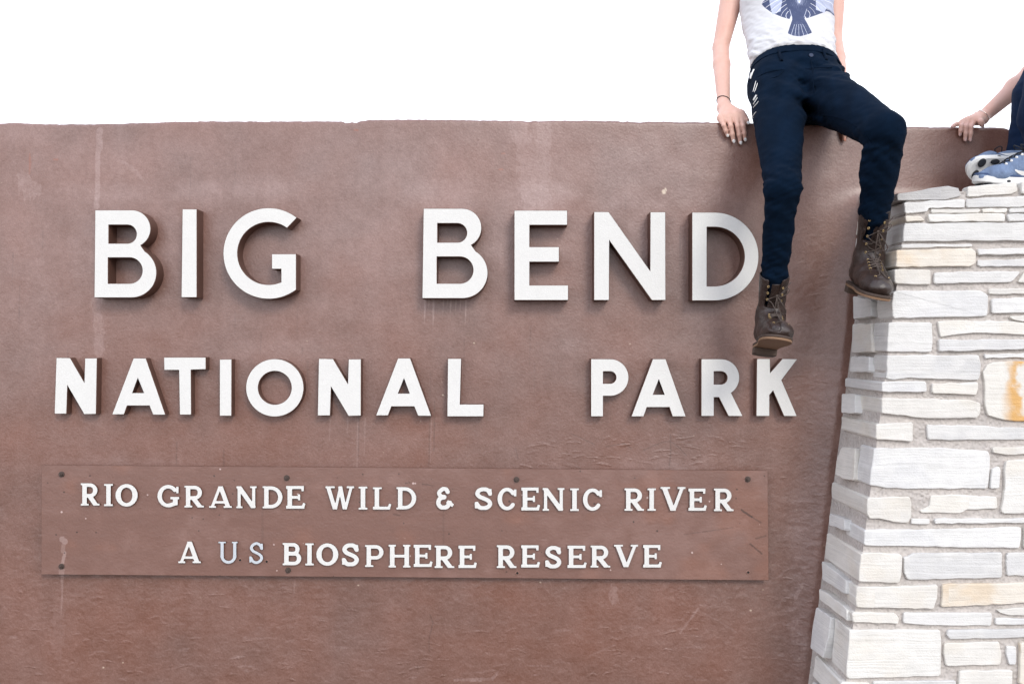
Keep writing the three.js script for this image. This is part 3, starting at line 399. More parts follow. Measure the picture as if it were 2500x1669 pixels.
  // front: [zoom, kind, points, inner edge of the side return for a corner stone]
  const F = [
    [z4, 'g', [800, 142, 1220, 75, 1310, 95, 1330, 160, 1200, 192, 900, 196, 810, 200], 640],
    [z4, 'p', [1385, 82, 1780, 44, 1790, 120, 1740, 145, 1380, 168]], [z4, 'p', [1815, 45, 1910, 38, 1910, 135, 1815, 142]],
    [z4, 'w', [865, 210, 1360, 185, 1360, 255, 1060, 258, 1050, 290, 870, 305], 690], [z4, 'w', [1372, 183, 1905, 152, 1905, 238, 1720, 252, 1372, 254]],
    [z4, 'p', [1080, 266, 1490, 264, 1480, 296, 1085, 300]], [z4, 'p', [1500, 262, 1710, 260, 1700, 294, 1505, 296]], [z4, 'w', [1722, 258, 1905, 246, 1905, 296, 1720, 298]],
    [z4, 'c', [870, 322, 1000, 326, 1030, 366, 872, 372], 700], [z4, 'p', [1050, 310, 1680, 304, 1690, 366, 1060, 372]], [z4, 'w', [1702, 308, 1905, 304, 1905, 362, 1708, 366]],
    [z4, 'w', [860, 386, 1430, 380, 1905, 376, 1905, 524, 1440, 526, 878, 530, 850, 538], 660],
    [z4, 'w', [845, 552, 1420, 548, 1425, 572, 840, 584], 690],
    [z4, 'c', [795, 600, 1410, 586, 1445, 620, 1440, 715, 1400, 736, 790, 740, 800, 690], 680], [z4, 'w', [1458, 590, 1905, 586, 1905, 634, 1462, 642]], [z4, 'w', [1465, 680, 1905, 672, 1905, 734, 1480, 738, 1460, 715]],
    [z4, 'p', [785, 756, 1080, 762, 1078, 882, 785, 875], 680], [z4, 'w', [1110, 785, 1640, 770, 1815, 775, 1740, 865, 1400, 870, 1105, 878]], [z4, 'p', [1840, 782, 1910, 780, 1910, 862, 1790, 866]],
    [z4, 'w', [775, 935, 1480, 930, 1545, 965, 1545, 1125, 1525, 1142, 1100, 1150, 772, 1158, 760, 1050], 640], [z4, 'p', [1552, 915, 1905, 912, 1905, 958, 1555, 962]], [z4, 'w', [1575, 1000, 1905, 980, 1905, 1112, 1580, 1118]], [z4, 'p', [1720, 1140, 1905, 1130, 1905, 1188, 1820, 1184, 1740, 1165]],
    [z4, 'w', [735, 1190, 1090, 1192, 1095, 1300, 1090, 1430, 720, 1428, 730, 1300], 605], [z4, 'p', [1135, 1180, 1230, 1175, 1700, 1178, 1905, 1202, 1905, 1294, 1620, 1280, 1450, 1275, 1280, 1290, 1160, 1312]], [z4, 'w', [1140, 1328, 1400, 1332, 1905, 1325, 1905, 1405, 1700, 1412, 1150, 1428]],
    [z5, 'w', [812, -48, 1640, -52, 1665, 20, 1655, 150, 1640, 180, 1200, 165, 1000, 158, 870, 175, 800, 165], 680], [z4, 'w', [1520, 1448, 1905, 1440, 1905, 1475, 1520, 1484]],
    [z5, 'o', [1775, 14, 2150, 0, 2150, 566, 1900, 545, 1730, 500, 1705, 420, 1700, 200, 1682, 110, 1720, 40]],
    [z5, 'w', [757, 195, 1165, 190, 1168, 285, 900, 285, 755, 285], 424], [z5, 'p', [1215, 210, 1635, 195, 1640, 240, 1625, 315, 1220, 300]],
    [z5, 'p', [755, 342, 1560, 355, 1660, 390, 1660, 460, 1635, 525, 1190, 528, 900, 495, 755, 480], 532],
    [z5, 'p', [705, 575, 1045, 562, 1040, 740, 700, 720], 390], [z5, 'w', [1170, 585, 1700, 595, 1830, 612, 2150, 610, 2150, 720, 1400, 728, 1185, 722]],
    [z5, 'w', [690, 802, 1300, 795, 1740, 830, 1755, 880, 1750, 1000, 1730, 1170, 1150, 1170, 800, 1165, 652, 1138, 665, 1000], 532],
    [z5, 'p', [1770, 790, 2150, 785, 2150, 855, 1990, 858, 1900, 862, 1780, 840]], [z5, 'w', [1768, 985, 1830, 965, 1845, 1000, 1830, 1165, 1750, 1168]], [z5, 'p', [1895, 910, 2150, 890, 2150, 1385, 1860, 1395, 1850, 1350, 1880, 1180, 1880, 1000]],
    [z5, 'p', [630, 1250, 1020, 1240, 1030, 1290, 1030, 1430, 1000, 1478, 860, 1470, 740, 1440, 650, 1440, 625, 1400], 302], [z5, 'p', [1210, 1230, 1500, 1225, 1815, 1245, 1820, 1350, 1540, 1358, 1490, 1395, 1120, 1390, 1115, 1365, 1200, 1330]],
    [z5, 'w', [1035, 1440, 1205, 1445, 1200, 1495, 1030, 1492]], [z5, 'w', [1245, 1440, 1950, 1440, 2150, 1435, 2150, 1478, 1600, 1485, 1240, 1487]],
    [z6, 'w', [665, 195, 1300, 190, 2060, 170, 2065, 240, 2050, 360, 1200, 345, 660, 335], 500], [z6, 'p', [2090, 160, 2260, 155, 2260, 360, 2085, 362]],
    [z6, 'p', [630, 402, 980, 405, 1000, 440, 990, 600, 970, 668, 700, 660, 610, 655, 620, 500], 312], [z6, 'w', [1100, 402, 1895, 400, 1890, 625, 1050, 642, 1018, 570, 1013, 440, 1060, 430]], [z6, 'w', [1937, 405, 2260, 400, 2260, 605, 1942, 605, 1932, 480]],
    [z6, 'p', [590, 700, 1000, 695, 1315, 680, 1310, 800, 1280, 900, 590, 885, 580, 800], 505], [z6, 'c', [1360, 682, 1860, 672, 2260, 665, 2260, 838, 1900, 860, 1350, 885]],
    [z6, 'p', [550, 930, 940, 935, 970, 980, 965, 1035, 800, 1030, 560, 1020], 470], [z6, 'w', [1015, 930, 1800, 935, 1810, 960, 1800, 1055, 1200, 1045, 1010, 1025]], [z6, 'p', [1845, 912, 2000, 892, 2260, 890, 2260, 958, 1950, 960, 1880, 938]], [z6, 'w', [1830, 985, 2260, 985, 2260, 1040, 1835, 1042]],
    [z6, 'p', [530, 1088, 1340, 1088, 1350, 1150, 1345, 1500, 520, 1525, 500, 1500, 515, 1300], 372], [z6, 'w', [1405, 1088, 2260, 1078, 2260, 1155, 1420, 1170, 1400, 1130]], [z6, 'p', [1380, 1207, 1870, 1194, 1890, 1300, 1880, 1400, 1390, 1410, 1372, 1300]], [z6, 'w', [1935, 1238, 2020, 1236, 2020, 1400, 1960, 1400, 1932, 1300]], [z6, 'c', [2050, 1198, 2260, 1192, 2260, 1600, 2042, 1570]],
    [z6, 'p', [460, 1552, 715, 1556, 712, 1760, 430, 1760], 200], [z6, 'w', [740, 1548, 1480, 1540, 1490, 1640, 740, 1650]], [z6, 'p', [1512, 1450, 1985, 1446, 1980, 1622, 1502, 1622]],
    [z6, 'w', [740, 1680, 1480, 1670, 1480, 1780, 735, 1785]], [z6, 'p', [1510, 1650, 2030, 1650, 2020, 1800, 1510, 1800]], [z6, 'w', [2050, 1630, 2260, 1630, 2260, 1780, 2050, 1780]],
    [z6, 'w', [415, 1795, 1100, 1800, 1100, 1960, 395, 1960], 180], [z6, 'p', [1130, 1810, 1700, 1815, 1700, 1960, 1130, 1960]], [z6, 'w', [1725, 1825, 2260, 1820, 2260, 1960, 1725, 1960]],
    [z6, 'p', [385, 1990, 1400, 1990, 1400, 2200, 360, 2200], 180], [z6, 'w', [1430, 1990, 2260, 1985, 2260, 2200, 1430, 2200]],
    [z6, 'w', [355, 2225, 900, 2225, 900, 2340, 345, 2340], 170], [z6, 'p', [930, 2225, 1600, 2225, 1600, 2340, 930, 2340]], [z6, 'w', [1630, 2225, 2260, 2225, 2260, 2340, 1630, 2340]],
  ];
  for (const [z, kind, f, inner] of F) {
    const pr = (RS() - 0.4) * 0.006, loop = []; for (let k = 0; k < f.length; k += 2) { let [u, v] = z(f[k], f[k + 1]); if (u > 2514) u = 2545 + (RS() - 0.5) * 4; loop.push(P(u, v, FZ)); }
    let thick = 0.035;
    if (inner !== undefined) { const X = Math.min(...loop.map((p) => p.x)), zi = back(z(inner, 0)[0], X); thick = clamp(FZ - zi, 0.05, FZ - 0.012); }
    stone(loop, V(0, 0, 1), thick, kind, 0.0024, pr);
  }
  // side face: polygons seen on the plane of the pier's flank
  const A = V(0.894, EYE - 0.93, FZ), e1 = V(0.174, 1.311, 0), e2 = V(-0.018, 0, -FZ), sn = e1.clone().cross(e2).normalize(); if (sn.x > 0) sn.negate();
  const hit = (u, v) => { const d = P(u, v, 0).sub(camera.position), t = A.clone().sub(camera.position).dot(sn) / d.dot(sn); const p = camera.position.clone().addScaledVector(d, t); p.z = clamp(p.z, 0.006, FZ); return p; };
  const Sd = [
    [z4, 'w', [445, 975, 592, 1005, 590, 1140, 445, 1165]], [z4, 'p', [440, 1202, 590, 1197, 596, 1428, 432, 1435]], [z5, 'w', [470, -40, 640, -42, 640, 103, 455, 98]],
    [z5, 'w', [397, 302, 518, 302, 518, 478, 390, 478]], [z5, 'p', [385, 787, 515, 792, 500, 1090, 400, 1078, 330, 1035, 342, 900]], [z5, 'w', [282, 1392, 420, 1440, 418, 1545, 275, 1500]],
    [z6, 'p', [320, 240, 405, 250, 500, 320, 480, 420, 420, 505, 312, 400].slice(0, 0)], [z6, 'w', [275, 472, 498, 640, 490, 763, 280, 640]], [z6, 'p', [256, 716, 430, 828, 500, 900, 500, 1000, 258, 812]],
    [z6, 'w', [232, 882, 364, 972, 340, 1160, 290, 1333, 182, 1250, 202, 1050]],
    [z4, 'w', [462, 170, 640, 160, 640, 300, 458, 320]], [z4, 'p', [456, 345, 650, 330, 645, 460, 452, 480]], [z4, 'w', [452, 505, 650, 490, 650, 640, 448, 660]], [z4, 'w', [448, 690, 660, 670, 660, 800, 446, 815]], [z4, 'p', [446, 840, 640, 830, 640, 930, 446, 945]],
  ];
  for (const [z, kind, f] of Sd) { if (!f.length) continue; const loop = []; for (let k = 0; k < f.length; k += 2) loop.push(hit(...z(f[k], f[k + 1]))); stone(loop, sn, 0.03, kind, 0.0022, (RS() - 0.5) * 0.004); }
  // the rest of the pier, out to its far end and along its back and top
  let y = EYE + 0.418; const xa = P(2555, 0, FZ).x;
  while (y > 0.02) { const hgt = Math.min(y - 0.01, 0.035 + RS() * 0.075); let x = xa + (RS() - 0.5) * 0.006; while (x < PIER_R - 0.04) { let w = 0.10 + RS() * 0.24; if (x + w > PIER_R - 0.1) w = PIER_R - x; const q = 0.006; stone([V(x + q, y - hgt + q, FZ), V(x + w - q, y - hgt + q + (RS() - 0.5) * 0.01, FZ), V(x + w - q - RS() * 0.01, y - q, FZ), V(x + q, y - q, FZ)], V(0, 0, 1), x + w >= PIER_R - 0.001 ? 0.2 : 0.035, RS() < 0.12 ? 'c' : RS() < 0.5 ? 'p' : 'w', 0.004, (RS() - 0.5) * 0.008); x += w; } y -= hgt; }
  for (let x = 1.2; x < PIER_R - 0.05;) { let w = 0.22 + RS() * 0.2; if (x + w > PIER_R - 0.12) w = PIER_R - x; const yt = EYE + lerp(0.412, 0.427, clamp((x - 1.2) / 0.3)), z0 = 0.02, z1 = FZ - 0.05, q = 0.007; // flags of the coping
    const t = [V(x + q, yt, z1), V(x + w - q, yt, z1 - RS() * 0.01), V(x + w - q, yt, z0), V(x + q, yt, z0)]; const g = new THREE.BoxGeometry(w - 2 * q, 0.02, z1 - z0); g.translate(x + w / 2, yt - 0.006, (z0 + z1) / 2); mesh('stone', g, mats.p[1], pier); x += w; }
}

// ------------------------------------------------------------------ bare twigs behind the wall
{
  const shrub = thing('bare_shrub', 'thin leafless pale twigs rising behind the brown wall', 'shrub');
  const tm = std(L(0.55, 0.53, 0.52), 0.9), Z = -0.9;
  const stem = (pts, r) => mesh('twig', new THREE.TubeGeometry(new THREE.CatmullRomCurve3(pts), 24, r, 5), tm, shrub);
  const b = P(440, 300, Z); b.y = 0;
  stem([b, P(425, 700, Z), P(404, 330, Z), P(403, 290, Z), P(403.5, 250, Z)], 0.0013);
  stem([P(405, 330, Z), P(399, 286, Z), P(386, 262, Z), P(367, 240, Z)], 0.001);
  stem([b, P(480, 700, Z), P(505, 330, Z), P(516, 288, Z), P(527, 272, Z), P(533, 248, Z)], 0.0013);
  stem([b, P(455, 600, Z), P(450, 330, Z), P(452, 305, Z)], 0.0012);
}

// ------------------------------------------------------------------ people: signed distance fields meshed by surface nets
const sm = (a, b, k) => { const h = Math.max(k - Math.abs(a - b), 0) / k; return Math.min(a, b) - h * h * k * 0.25; };
function cone(a, b, ra, rb) {                           // tapered capsule
  const ax = a.x, ay = a.y, az = a.z, ex = b.x - ax, ey = b.y - ay, ez = b.z - az, l2 = ex * ex + ey * ey + ez * ez || 1e-9;
  return (x, y, z) => { const px = x - ax, py = y - ay, pz = z - az; let t = (px * ex + py * ey + pz * ez) / l2; t = t < 0 ? 0 : t > 1 ? 1 : t; const dx = px - t * ex, dy = py - t * ey, dz = pz - t * ez; return Math.sqrt(dx * dx + dy * dy + dz * dz) - (ra + (rb - ra) * t); };
}
function flat(a, b, ra, rb, axis, s) {                  // tapered capsule squeezed along one axis by s
  const ax = a.x, ay = a.y, az = a.z, ex = b.x - ax, ey = b.y - ay, ez = b.z - az, l2 = ex * ex + ey * ey + ez * ez || 1e-9, k = 1 / s - 1;
  return (x, y, z) => { let px = x - ax, py = y - ay, pz = z - az; let t = (px * ex + py * ey + pz * ez) / l2; t = t < 0 ? 0 : t > 1 ? 1 : t; let dx = px - t * ex, dy = py - t * ey, dz = pz - t * ez; const q = (dx * axis.x + dy * axis.y + dz * axis.z) * k; dx += axis.x * q; dy += axis.y * q; dz += axis.z * q; return (Math.sqrt(dx * dx + dy * dy + dz * dz) - (ra + (rb - ra) * t)) * (s < 1 ? lerp(s, 1, 0.5) : 0.9); };
}
const join = (list, k) => (x, y, z) => { let d = list[0](x, y, z); for (let i = 1; i < list.length; i++) d = sm(d, list[i](x, y, z), k); return d; };
function nets(f, lo, hi, c) {
  const nx = Math.ceil((hi.x - lo.x) / c) + 1, ny = Math.ceil((hi.y - lo.y) / c) + 1, nz = Math.ceil((hi.z - lo.z) / c) + 1, v = new Float32Array(nx * ny * nz), id = new Int32Array(nx * ny * nz).fill(-1), pos = [], idx = [];
  let o = 0; for (let k = 0; k < nz; k++) for (let j = 0; j < ny; j++) for (let i = 0; i < nx; i++) v[o++] = f(lo.x + i * c, lo.y + j * c, lo.z + k * c);
  const sx = 1, sy = nx, sz = nx * ny, off = [0, sx, sy, sx + sy, sz, sz + sx, sz + sy, sz + sx + sy], E = [[0, 1], [0, 2], [0, 4], [1, 3], [1, 5], [2, 3], [2, 6], [3, 7], [4, 5], [4, 6], [5, 7], [6, 7]];
  for (let k = 0; k < nz - 1; k++) for (let j = 0; j < ny - 1; j++) for (let i = 0; i < nx - 1; i++) {
    const b = i + j * sy + k * sz; let m = 0; for (let q = 0; q < 8; q++) if (v[b + off[q]] < 0) m |= 1 << q;
    if (!m || m === 255) continue;
    let X = 0, Y = 0, Z = 0, n = 0;
    for (const [p, q] of E) { const a = v[b + off[p]], d = v[b + off[q]]; if ((a < 0) === (d < 0)) continue; const t = a / (a - d); X += (p & 1) + t * ((q & 1) - (p & 1)); Y += (p >> 1 & 1) + t * ((q >> 1 & 1) - (p >> 1 & 1)); Z += (p >> 2) + t * ((q >> 2) - (p >> 2)); n++; }
    id[b] = pos.length / 3; pos.push(lo.x + (i + X / n) * c, lo.y + (j + Y / n) * c, lo.z + (k + Z / n) * c);
  }
  const quad = (a, b, d, e, fl) => { a = id[a]; b = id[b]; d = id[d]; e = id[e]; if (a < 0 || b < 0 || d < 0 || e < 0) return; fl ? idx.push(a, b, d, a, d, e) : idx.push(a, d, b, a, e, d); };
  for (let k = 1; k < nz - 1; k++) for (let j = 1; j < ny - 1; j++) for (let i = 1; i < nx - 1; i++) {
    const b = i + j * sy + k * sz, s = v[b] < 0;
    if (s !== v[b + sx] < 0) quad(b, b - sy, b - sy - sz, b - sz, !s);
    if (s !== v[b + sy] < 0) quad(b, b - sz, b - sz - sx, b - sx, !s);
    if (s !== v[b + sz] < 0) quad(b, b - sx, b - sx - sy, b - sy, !s);
  }
  const g = new THREE.BufferGeometry(); g.setAttribute('position', new THREE.Float32BufferAttribute(pos, 3)); g.setIndex(idx);
  // turn the faces outward if the first ones point in
  const nor = new Float32Array(pos.length), e = c * 0.35;
  for (let i = 0; i < pos.length; i += 3) { const x = pos[i], y = pos[i + 1], z = pos[i + 2]; let a = f(x + e, y, z) - f(x - e, y, z), b = f(x, y + e, z) - f(x, y - e, z), d = f(x, y, z + e) - f(x, y, z - e); const l = Math.hypot(a, b, d) || 1; nor[i] = a / l; nor[i + 1] = b / l; nor[i + 2] = d / l; }
  g.setAttribute('normal', new THREE.BufferAttribute(nor, 3));
  let agree = 0; for (let q = 0; q < Math.min(idx.length, 3000); q += 3) { const A = V(...pos.slice(idx[q] * 3, idx[q] * 3 + 3)), B = V(...pos.slice(idx[q + 1] * 3, idx[q + 1] * 3 + 3)), C = V(...pos.slice(idx[q + 2] * 3, idx[q + 2] * 3 + 3)), fn = B.sub(A).cross(C.sub(A)); agree += Math.sign(fn.x * nor[idx[q] * 3] + fn.y * nor[idx[q] * 3 + 1] + fn.z * nor[idx[q] * 3 + 2]); }
  if (agree < 0) { for (let q = 0; q < idx.length; q += 3) { const t = idx[q + 1]; idx[q + 1] = idx[q + 2]; idx[q + 2] = t; } g.setIndex(idx); }
  return g;
}
const boxOf = (pts, m) => { const b = new THREE.Box3().setFromPoints(pts); return [b.min.addScalar(-m), b.max.addScalar(m)]; };
const mixp = (a, b, t) => a.clone().lerp(b, t);
const skinTex = tex(512, 512, (i, j, o) => { const n = fbm(i / 60, j / 60, 801, 4), m = fbm(i / 9, j / 9, 803, 3); o[0] = 0.66 * (0.97 + 0.06 * n); o[1] = 0.41 * (0.90 + 0.14 * n + 0.08 * (m - 0.5)); o[2] = 0.33 * (0.88 + 0.16 * n + 0.1 * (m - 0.5)); }, true, true);
const skin = new THREE.MeshPhysicalMaterial({ map: skinTex, roughness: 0.52, sheen: 0.25, sheenRoughness: 0.5, sheenColor: L(1, 0.75, 0.65) });
const planarUV = (g, s, ou = 0, ov = 0) => { const p = g.attributes.position, uv = new Float32Array(p.count * 2); for (let i = 0; i < p.count; i++) { uv[i * 2] = (p.getX(i) + p.getZ(i) * 0.6) * s + ou; uv[i * 2 + 1] = (p.getY(i) + p.getZ(i) * 0.5) * s + ov; } g.setAttribute('uv', new THREE.BufferAttribute(uv, 2)); return g; };
const denimTex = (base, seed) => tex(512, 512, (i, j, o) => { const tw = ((i + j) % 4) / 4, n = fbm(i / 70, j / 70, seed, 4), k = 0.75 + 0.22 * tw + 0.5 * (n - 0.5) + 0.25 * (h2(i, j, seed) - 0.5); for (let q = 0; q < 3; q++) o[q] = base[q] * k; }, true, true);
const denimBump = tex(512, 512, (i, j, o) => { o[0] = o[1] = o[2] = 0.5 * (((i + j) % 4) / 4) + 0.5 * fbm(i / 14, j / 40, 821, 3); }, false, true);
const navy = new THREE.MeshPhysicalMaterial({ map: denimTex([0.0024, 0.0098, 0.0245], 811), bumpMap: denimBump, bumpScale: 0.0012, roughness: 1, specularIntensity: 0.18 });
const leather = (() => { const m = tex(512, 512, (i, j, o) => { const n = fbm(i / 40, j / 40, 831, 4), k = 0.7 + 0.6 * n + 0.2 * (vn(i / 4, j / 4, 833) - 0.5); o[0] = 0.030 * k; o[1] = 0.0165 * k; o[2] = 0.0125 * k; }, true, true), b = tex(512, 512, (i, j, o) => { o[0] = o[1] = o[2] = 0.6 * fbm(i / 7, j / 7, 841, 3) + 0.4 * fbm(i / 40, j / 26, 842, 3); }, false, true); return new THREE.MeshPhysicalMaterial({ map: m, bumpMap: b, bumpScale: 0.0008, roughness: 0.4, clearcoat: 0.25, clearcoatRoughness: 0.4 }); })();

function fingerSet(list) {                              // [[base, joint, tip, r], ...] -> distance functions and nail spots
  const fs = [], nails = [];
  for (const [a, b, t, r] of list) { const m = mixp(b, t, 0.55); m.z += 0.002; fs.push(join([cone(a, b, r * 1.12, r * 1.05), cone(b, m, r * 1.05, r * 0.96), cone(m, t, r * 0.96, r * 0.8)], 0.004)); nails.push([t, m, r]); }
  return [fs, nails];
}
const nailGeo = new THREE.SphereGeometry(1, 14, 10);
function addNails(nails, mat, parent) {
  for (const [t, m, r] of nails) { const n = mesh('fingernail', nailGeo, mat, parent); const d = t.clone().sub(m).normalize(), out = V(0, 0.1, 1); out.addScaledVector(d, -out.dot(d)).normalize(); const side = d.clone().cross(out); n.matrix.makeBasis(side.multiplyScalar(r * 0.62), d.clone().multiplyScalar(r * 0.85), out.clone().multiplyScalar(r * 0.25)); n.matrix.setPosition(t.clone().addScaledVector(out, r * 0.68).addScaledVector(d, r * 0.02)); n.matrix.decompose(n.position, n.quaternion, n.scale); }
}
// head: skull, jaw, nose, lips, ears; eyes and hair are laid over it
function head(c, fwd, up, s = 1) {
  const rt = up.clone().cross(fwd).normalize(), q = (x, y, z) => c.clone().addScaledVector(rt, x * s).addScaledVector(up, y * s).addScaledVector(fwd, z * s);
  const list = [cone(q(0, 0.035, -0.02), q(0, 0.03, 0.012), 0.078 * s, 0.072 * s), cone(q(0, -0.03, 0.015), q(0, -0.075, 0.05), 0.056 * s, 0.028 * s), cone(q(-0.035, -0.05, 0.01), q(0.035, -0.05, 0.01), 0.03 * s, 0.03 * s)];
  const f0 = join(list, 0.03), nose = cone(q(0, 0.015, 0.08), q(0, -0.022, 0.1), 0.007 * s, 0.012 * s), lip = cone(q(-0.016, -0.05, 0.078), q(0.016, -0.05, 0.078), 0.007 * s, 0.007 * s), eL = cone(q(-0.078, 0.02, -0.01), q(-0.076, -0.02, -0.005), 0.013 * s, 0.01 * s), eR = cone(q(0.078, 0.02, -0.01), q(0.076, -0.02, -0.005), 0.013 * s, 0.01 * s), sL = cone(q(-0.031, 0.012, 0.096), q(-0.031, 0.012, 0.1), 0.014 * s, 0.014 * s), sR = cone(q(0.031, 0.012, 0.096), q(0.031, 0.012, 0.1), 0.014 * s, 0.014 * s);
  const f = (x, y, z) => { let d = f0(x, y, z); d = Math.max(d, -sm(sL(x, y, z), sR(x, y, z), 0.002)); d = sm(d, nose(x, y, z), 0.012); d = sm(d, lip(x, y, z), 0.006); d = sm(d, Math.min(eL(x, y, z), eR(x, y, z)), 0.006); return d; };
  return { f, q, s };
}
function headExtras(H, hairMat, parent, long) {
  const eye = new THREE.SphereGeometry(0.0125 * H.s, 18, 12), white = std(L(0.75, 0.74, 0.72), 0.3), iris = std(L(0.05, 0.035, 0.025), 0.25);
  for (const x of [-0.031, 0.031]) { const e = mesh('eye', eye, white, parent); e.position.copy(H.q(x, 0.012, 0.077)); const i = mesh('iris', new THREE.SphereGeometry(0.0065 * H.s, 14, 10), iris, e); i.position.copy(H.q(x, 0.012, 0.0845).sub(e.position)); }
  const q = H.q, cap = join([cone(q(0, 0.045, -0.03), q(0, 0.045, 0), 0.09 * H.s, 0.082 * H.s), cone(q(-0.06, 0, -0.045), q(-0.075, long, -0.05), 0.045 * H.s, 0.03 * H.s), cone(q(0.06, 0, -0.045), q(0.075, long, -0.05), 0.045 * H.s, 0.03 * H.s), cone(q(0, 0, -0.06), q(0, long, -0.07), 0.06 * H.s, 0.05 * H.s)], 0.04);
  const face = cone(q(0, -0.03, 0.075), q(0, -0.005, 0.10), 0.066 * H.s, 0.07 * H.s);
  const hf = (x, y, z) => Math.max(cap(x, y, z) + 0.003 * perlin.noise(x * 90, y * 14, z * 90), -face(x, y, z));
  mesh('hair', nets(hf, ...boxOf([q(-0.14, 0.15, 0.1), q(0.14, 0.15, -0.16), q(-0.14, long - 0.05, -0.16), q(0.14, long - 0.05, 0.1)], 0.02), 0.008), hairMat, parent);
}
// lace-up boot standing on ankle A with toe direction f, shaft direction s
const brass = std(L(0.55, 0.40, 0.20), 0.3, { metalness: 0.9 }), laceMat = std(L(0.075, 0.055, 0.045), 0.8), soleMat = std(L(0.24, 0.14, 0.08), 0.75), weltMat = std(L(0.06, 0.038, 0.028), 0.7), heelMat = std(L(0.07, 0.045, 0.032), 0.8);
function boot(parent, A, f, s, roll, seed, high) {
  const g = new THREE.Group(); g.name = 'boot'; parent.add(g); f = f.clone().normalize(); s = s.clone().normalize();
  let lat = s.clone().cross(f).normalize(); lat.applyAxisAngle(f, roll); const n = f.clone().cross(lat).normalize();      // lat: to the wearer's left in the picture's right, n: up from the sole
  const q = (x, y, z) => A.clone().addScaledVector(lat, x).addScaledVector(n, y).addScaledVector(f, z), st = s.clone(), fs = f.clone().addScaledVector(st, -f.dot(st)).normalize();
  const top = A.clone().addScaledVector(st, high);
  const foot = join([flat(q(0, -0.05, -0.03), q(0, -0.055, 0.05), 0.031, 0.030, lat, 1.0), flat(q(0, -0.058, 0.05), q(0.003, -0.066, 0.125), 0.030, 0.028, lat, 1.22), flat(q(0.003, -0.066, 0.125), q(0.002, -0.068, 0.158), 0.028, 0.023, lat, 1.34), cone(q(0, -0.012, 0.0), q(0.001, -0.05, 0.085), 0.034, 0.026)], 0.022);
  const shaft = join([cone(q(0, -0.05, -0.022), A, 0.031, 0.0355), cone(A, top.clone().addScaledVector(st, 0.03), 0.0355, 0.0425)], 0.02);
  const P0 = q(0, -0.088, 0), fold = (x, y, z) => 0.0013 * perlin.noise(x * 45 + seed, y * 60, z * 45) + 0.0004 * perlin.noise(x * 120, y * 150 + seed, z * 120);
  const outer = (x, y, z) => sm(foot(x, y, z), shaft(x, y, z), 0.022);
  const tl = top.clone(), body = (x, y, z) => { let d = outer(x, y, z) + fold(x, y, z); const b = (x - P0.x) * n.x + (y - P0.y) * n.y + (z - P0.z) * n.z; d = Math.max(d, -b); const dx = x - tl.x, dy = y - tl.y, dz = z - tl.z, hh = dx * st.x + dy * st.y + dz * st.z, fw = dx * fs.x + dy * fs.y + dz * fs.z, lt = dx * lat.x + dy * lat.y + dz * lat.z; d = Math.max(d, hh - 0.012 + 0.1 * Math.max(0, fw)); // open collar: inside is hollow, front splits between the flaps
    const inner = -(outer(x, y, z) + 0.0045); if (hh > -0.06) d = Math.max(d, inner); const gap = Math.max(Math.abs(lt) - (0.0135 + 0.06 * Math.max(0, hh + 0.05)), -(fw - 0.01), -(hh + 0.075)); return Math.max(d, -gap); };
  const pts = [q(-0.06, -0.1, -0.09), q(0.06, -0.1, 0.21), q(-0.06, 0.06, 0.0), top.clone().addScaledVector(lat, 0.06), top.clone().addScaledVector(lat, -0.06), top.clone().addScaledVector(st, 0.03).addScaledVector(fs, 0.06), top.clone().addScaledVector(fs, -0.06)];
  mesh('upper', planarUV(nets(body, ...boxOf(pts, 0.012), 0.0034), 6, seed, seed * 0.7), leather, g);
  // tongue behind the lacing
  const tong = (x, y, z) => { let d = Math.abs(outer(x, y, z) + 0.006) - 0.002; const dx = x - A.x, dy = y - A.y, dz = z - A.z, hh = dx * st.x + dy * st.y + dz * st.z, lt = dx * lat.x + dy * lat.y + dz * lat.z, fw = dx * fs.x + dy * fs.y + dz * fs.z; return Math.max(d, Math.abs(lt) - 0.021, hh - 0.108, -hh - 0.03, -fw + 0.005); };
  mesh('tongue', planarUV(nets(tong, ...boxOf(pts, 0.012), 0.0034), 6, seed + 2, 1), leather, g);
  // sole: shaped outline, welt and heel block
  const so = new THREE.Shape(); const half = [[-0.066, 0.0], [-0.064, 0.018], [-0.05, 0.03], [-0.02, 0.032], [0.02, 0.031], [0.06, 0.034], [0.1, 0.040], [0.135, 0.041], [0.165, 0.035], [0.182, 0.021], [0.188, 0.0]];
  const ol = new THREE.SplineCurve([...half.map(([z, x]) => new THREE.Vector2(x, z)), ...half.slice(1, -1).reverse().map(([z, x]) => new THREE.Vector2(-x, z)), new THREE.Vector2(0, -0.066)]).getPoints(60);
  const slab = (y0, h, grow, zmax) => { const sh = new THREE.Shape(ol.filter((p) => p.y < zmax).map((p) => new THREE.Vector2(p.x * grow, p.y * (grow * 0.5 + 0.5)))); const e = new THREE.ExtrudeGeometry(sh, { depth: h, bevelEnabled: true, bevelSize: 0.001, bevelThickness: 0.001, bevelSegments: 1 }); const M = new THREE.Matrix4().makeBasis(lat, f, n).setPosition(q(0, y0, 0)); const fl = M.determinant() < 0; e.applyMatrix4(M); if (fl) { const t = e.attributes.position; for (let i = 0; i < t.count; i += 3) { const a = [t.getX(i), t.getY(i), t.getZ(i)]; t.setXYZ(i, t.getX(i + 1), t.getY(i + 1), t.getZ(i + 1)); t.setXYZ(i + 1, ...a); } e.computeVertexNormals(); } return e; };
  mesh('welt', slab(-0.0885, 0.004, 1.02, 1), weltMat, g); mesh('sole', slab(-0.0955, 0.005, 1.0, 1), soleMat, g); mesh('heel', slab(-0.113, 0.0155, 0.98, -0.005), heelMat, g);
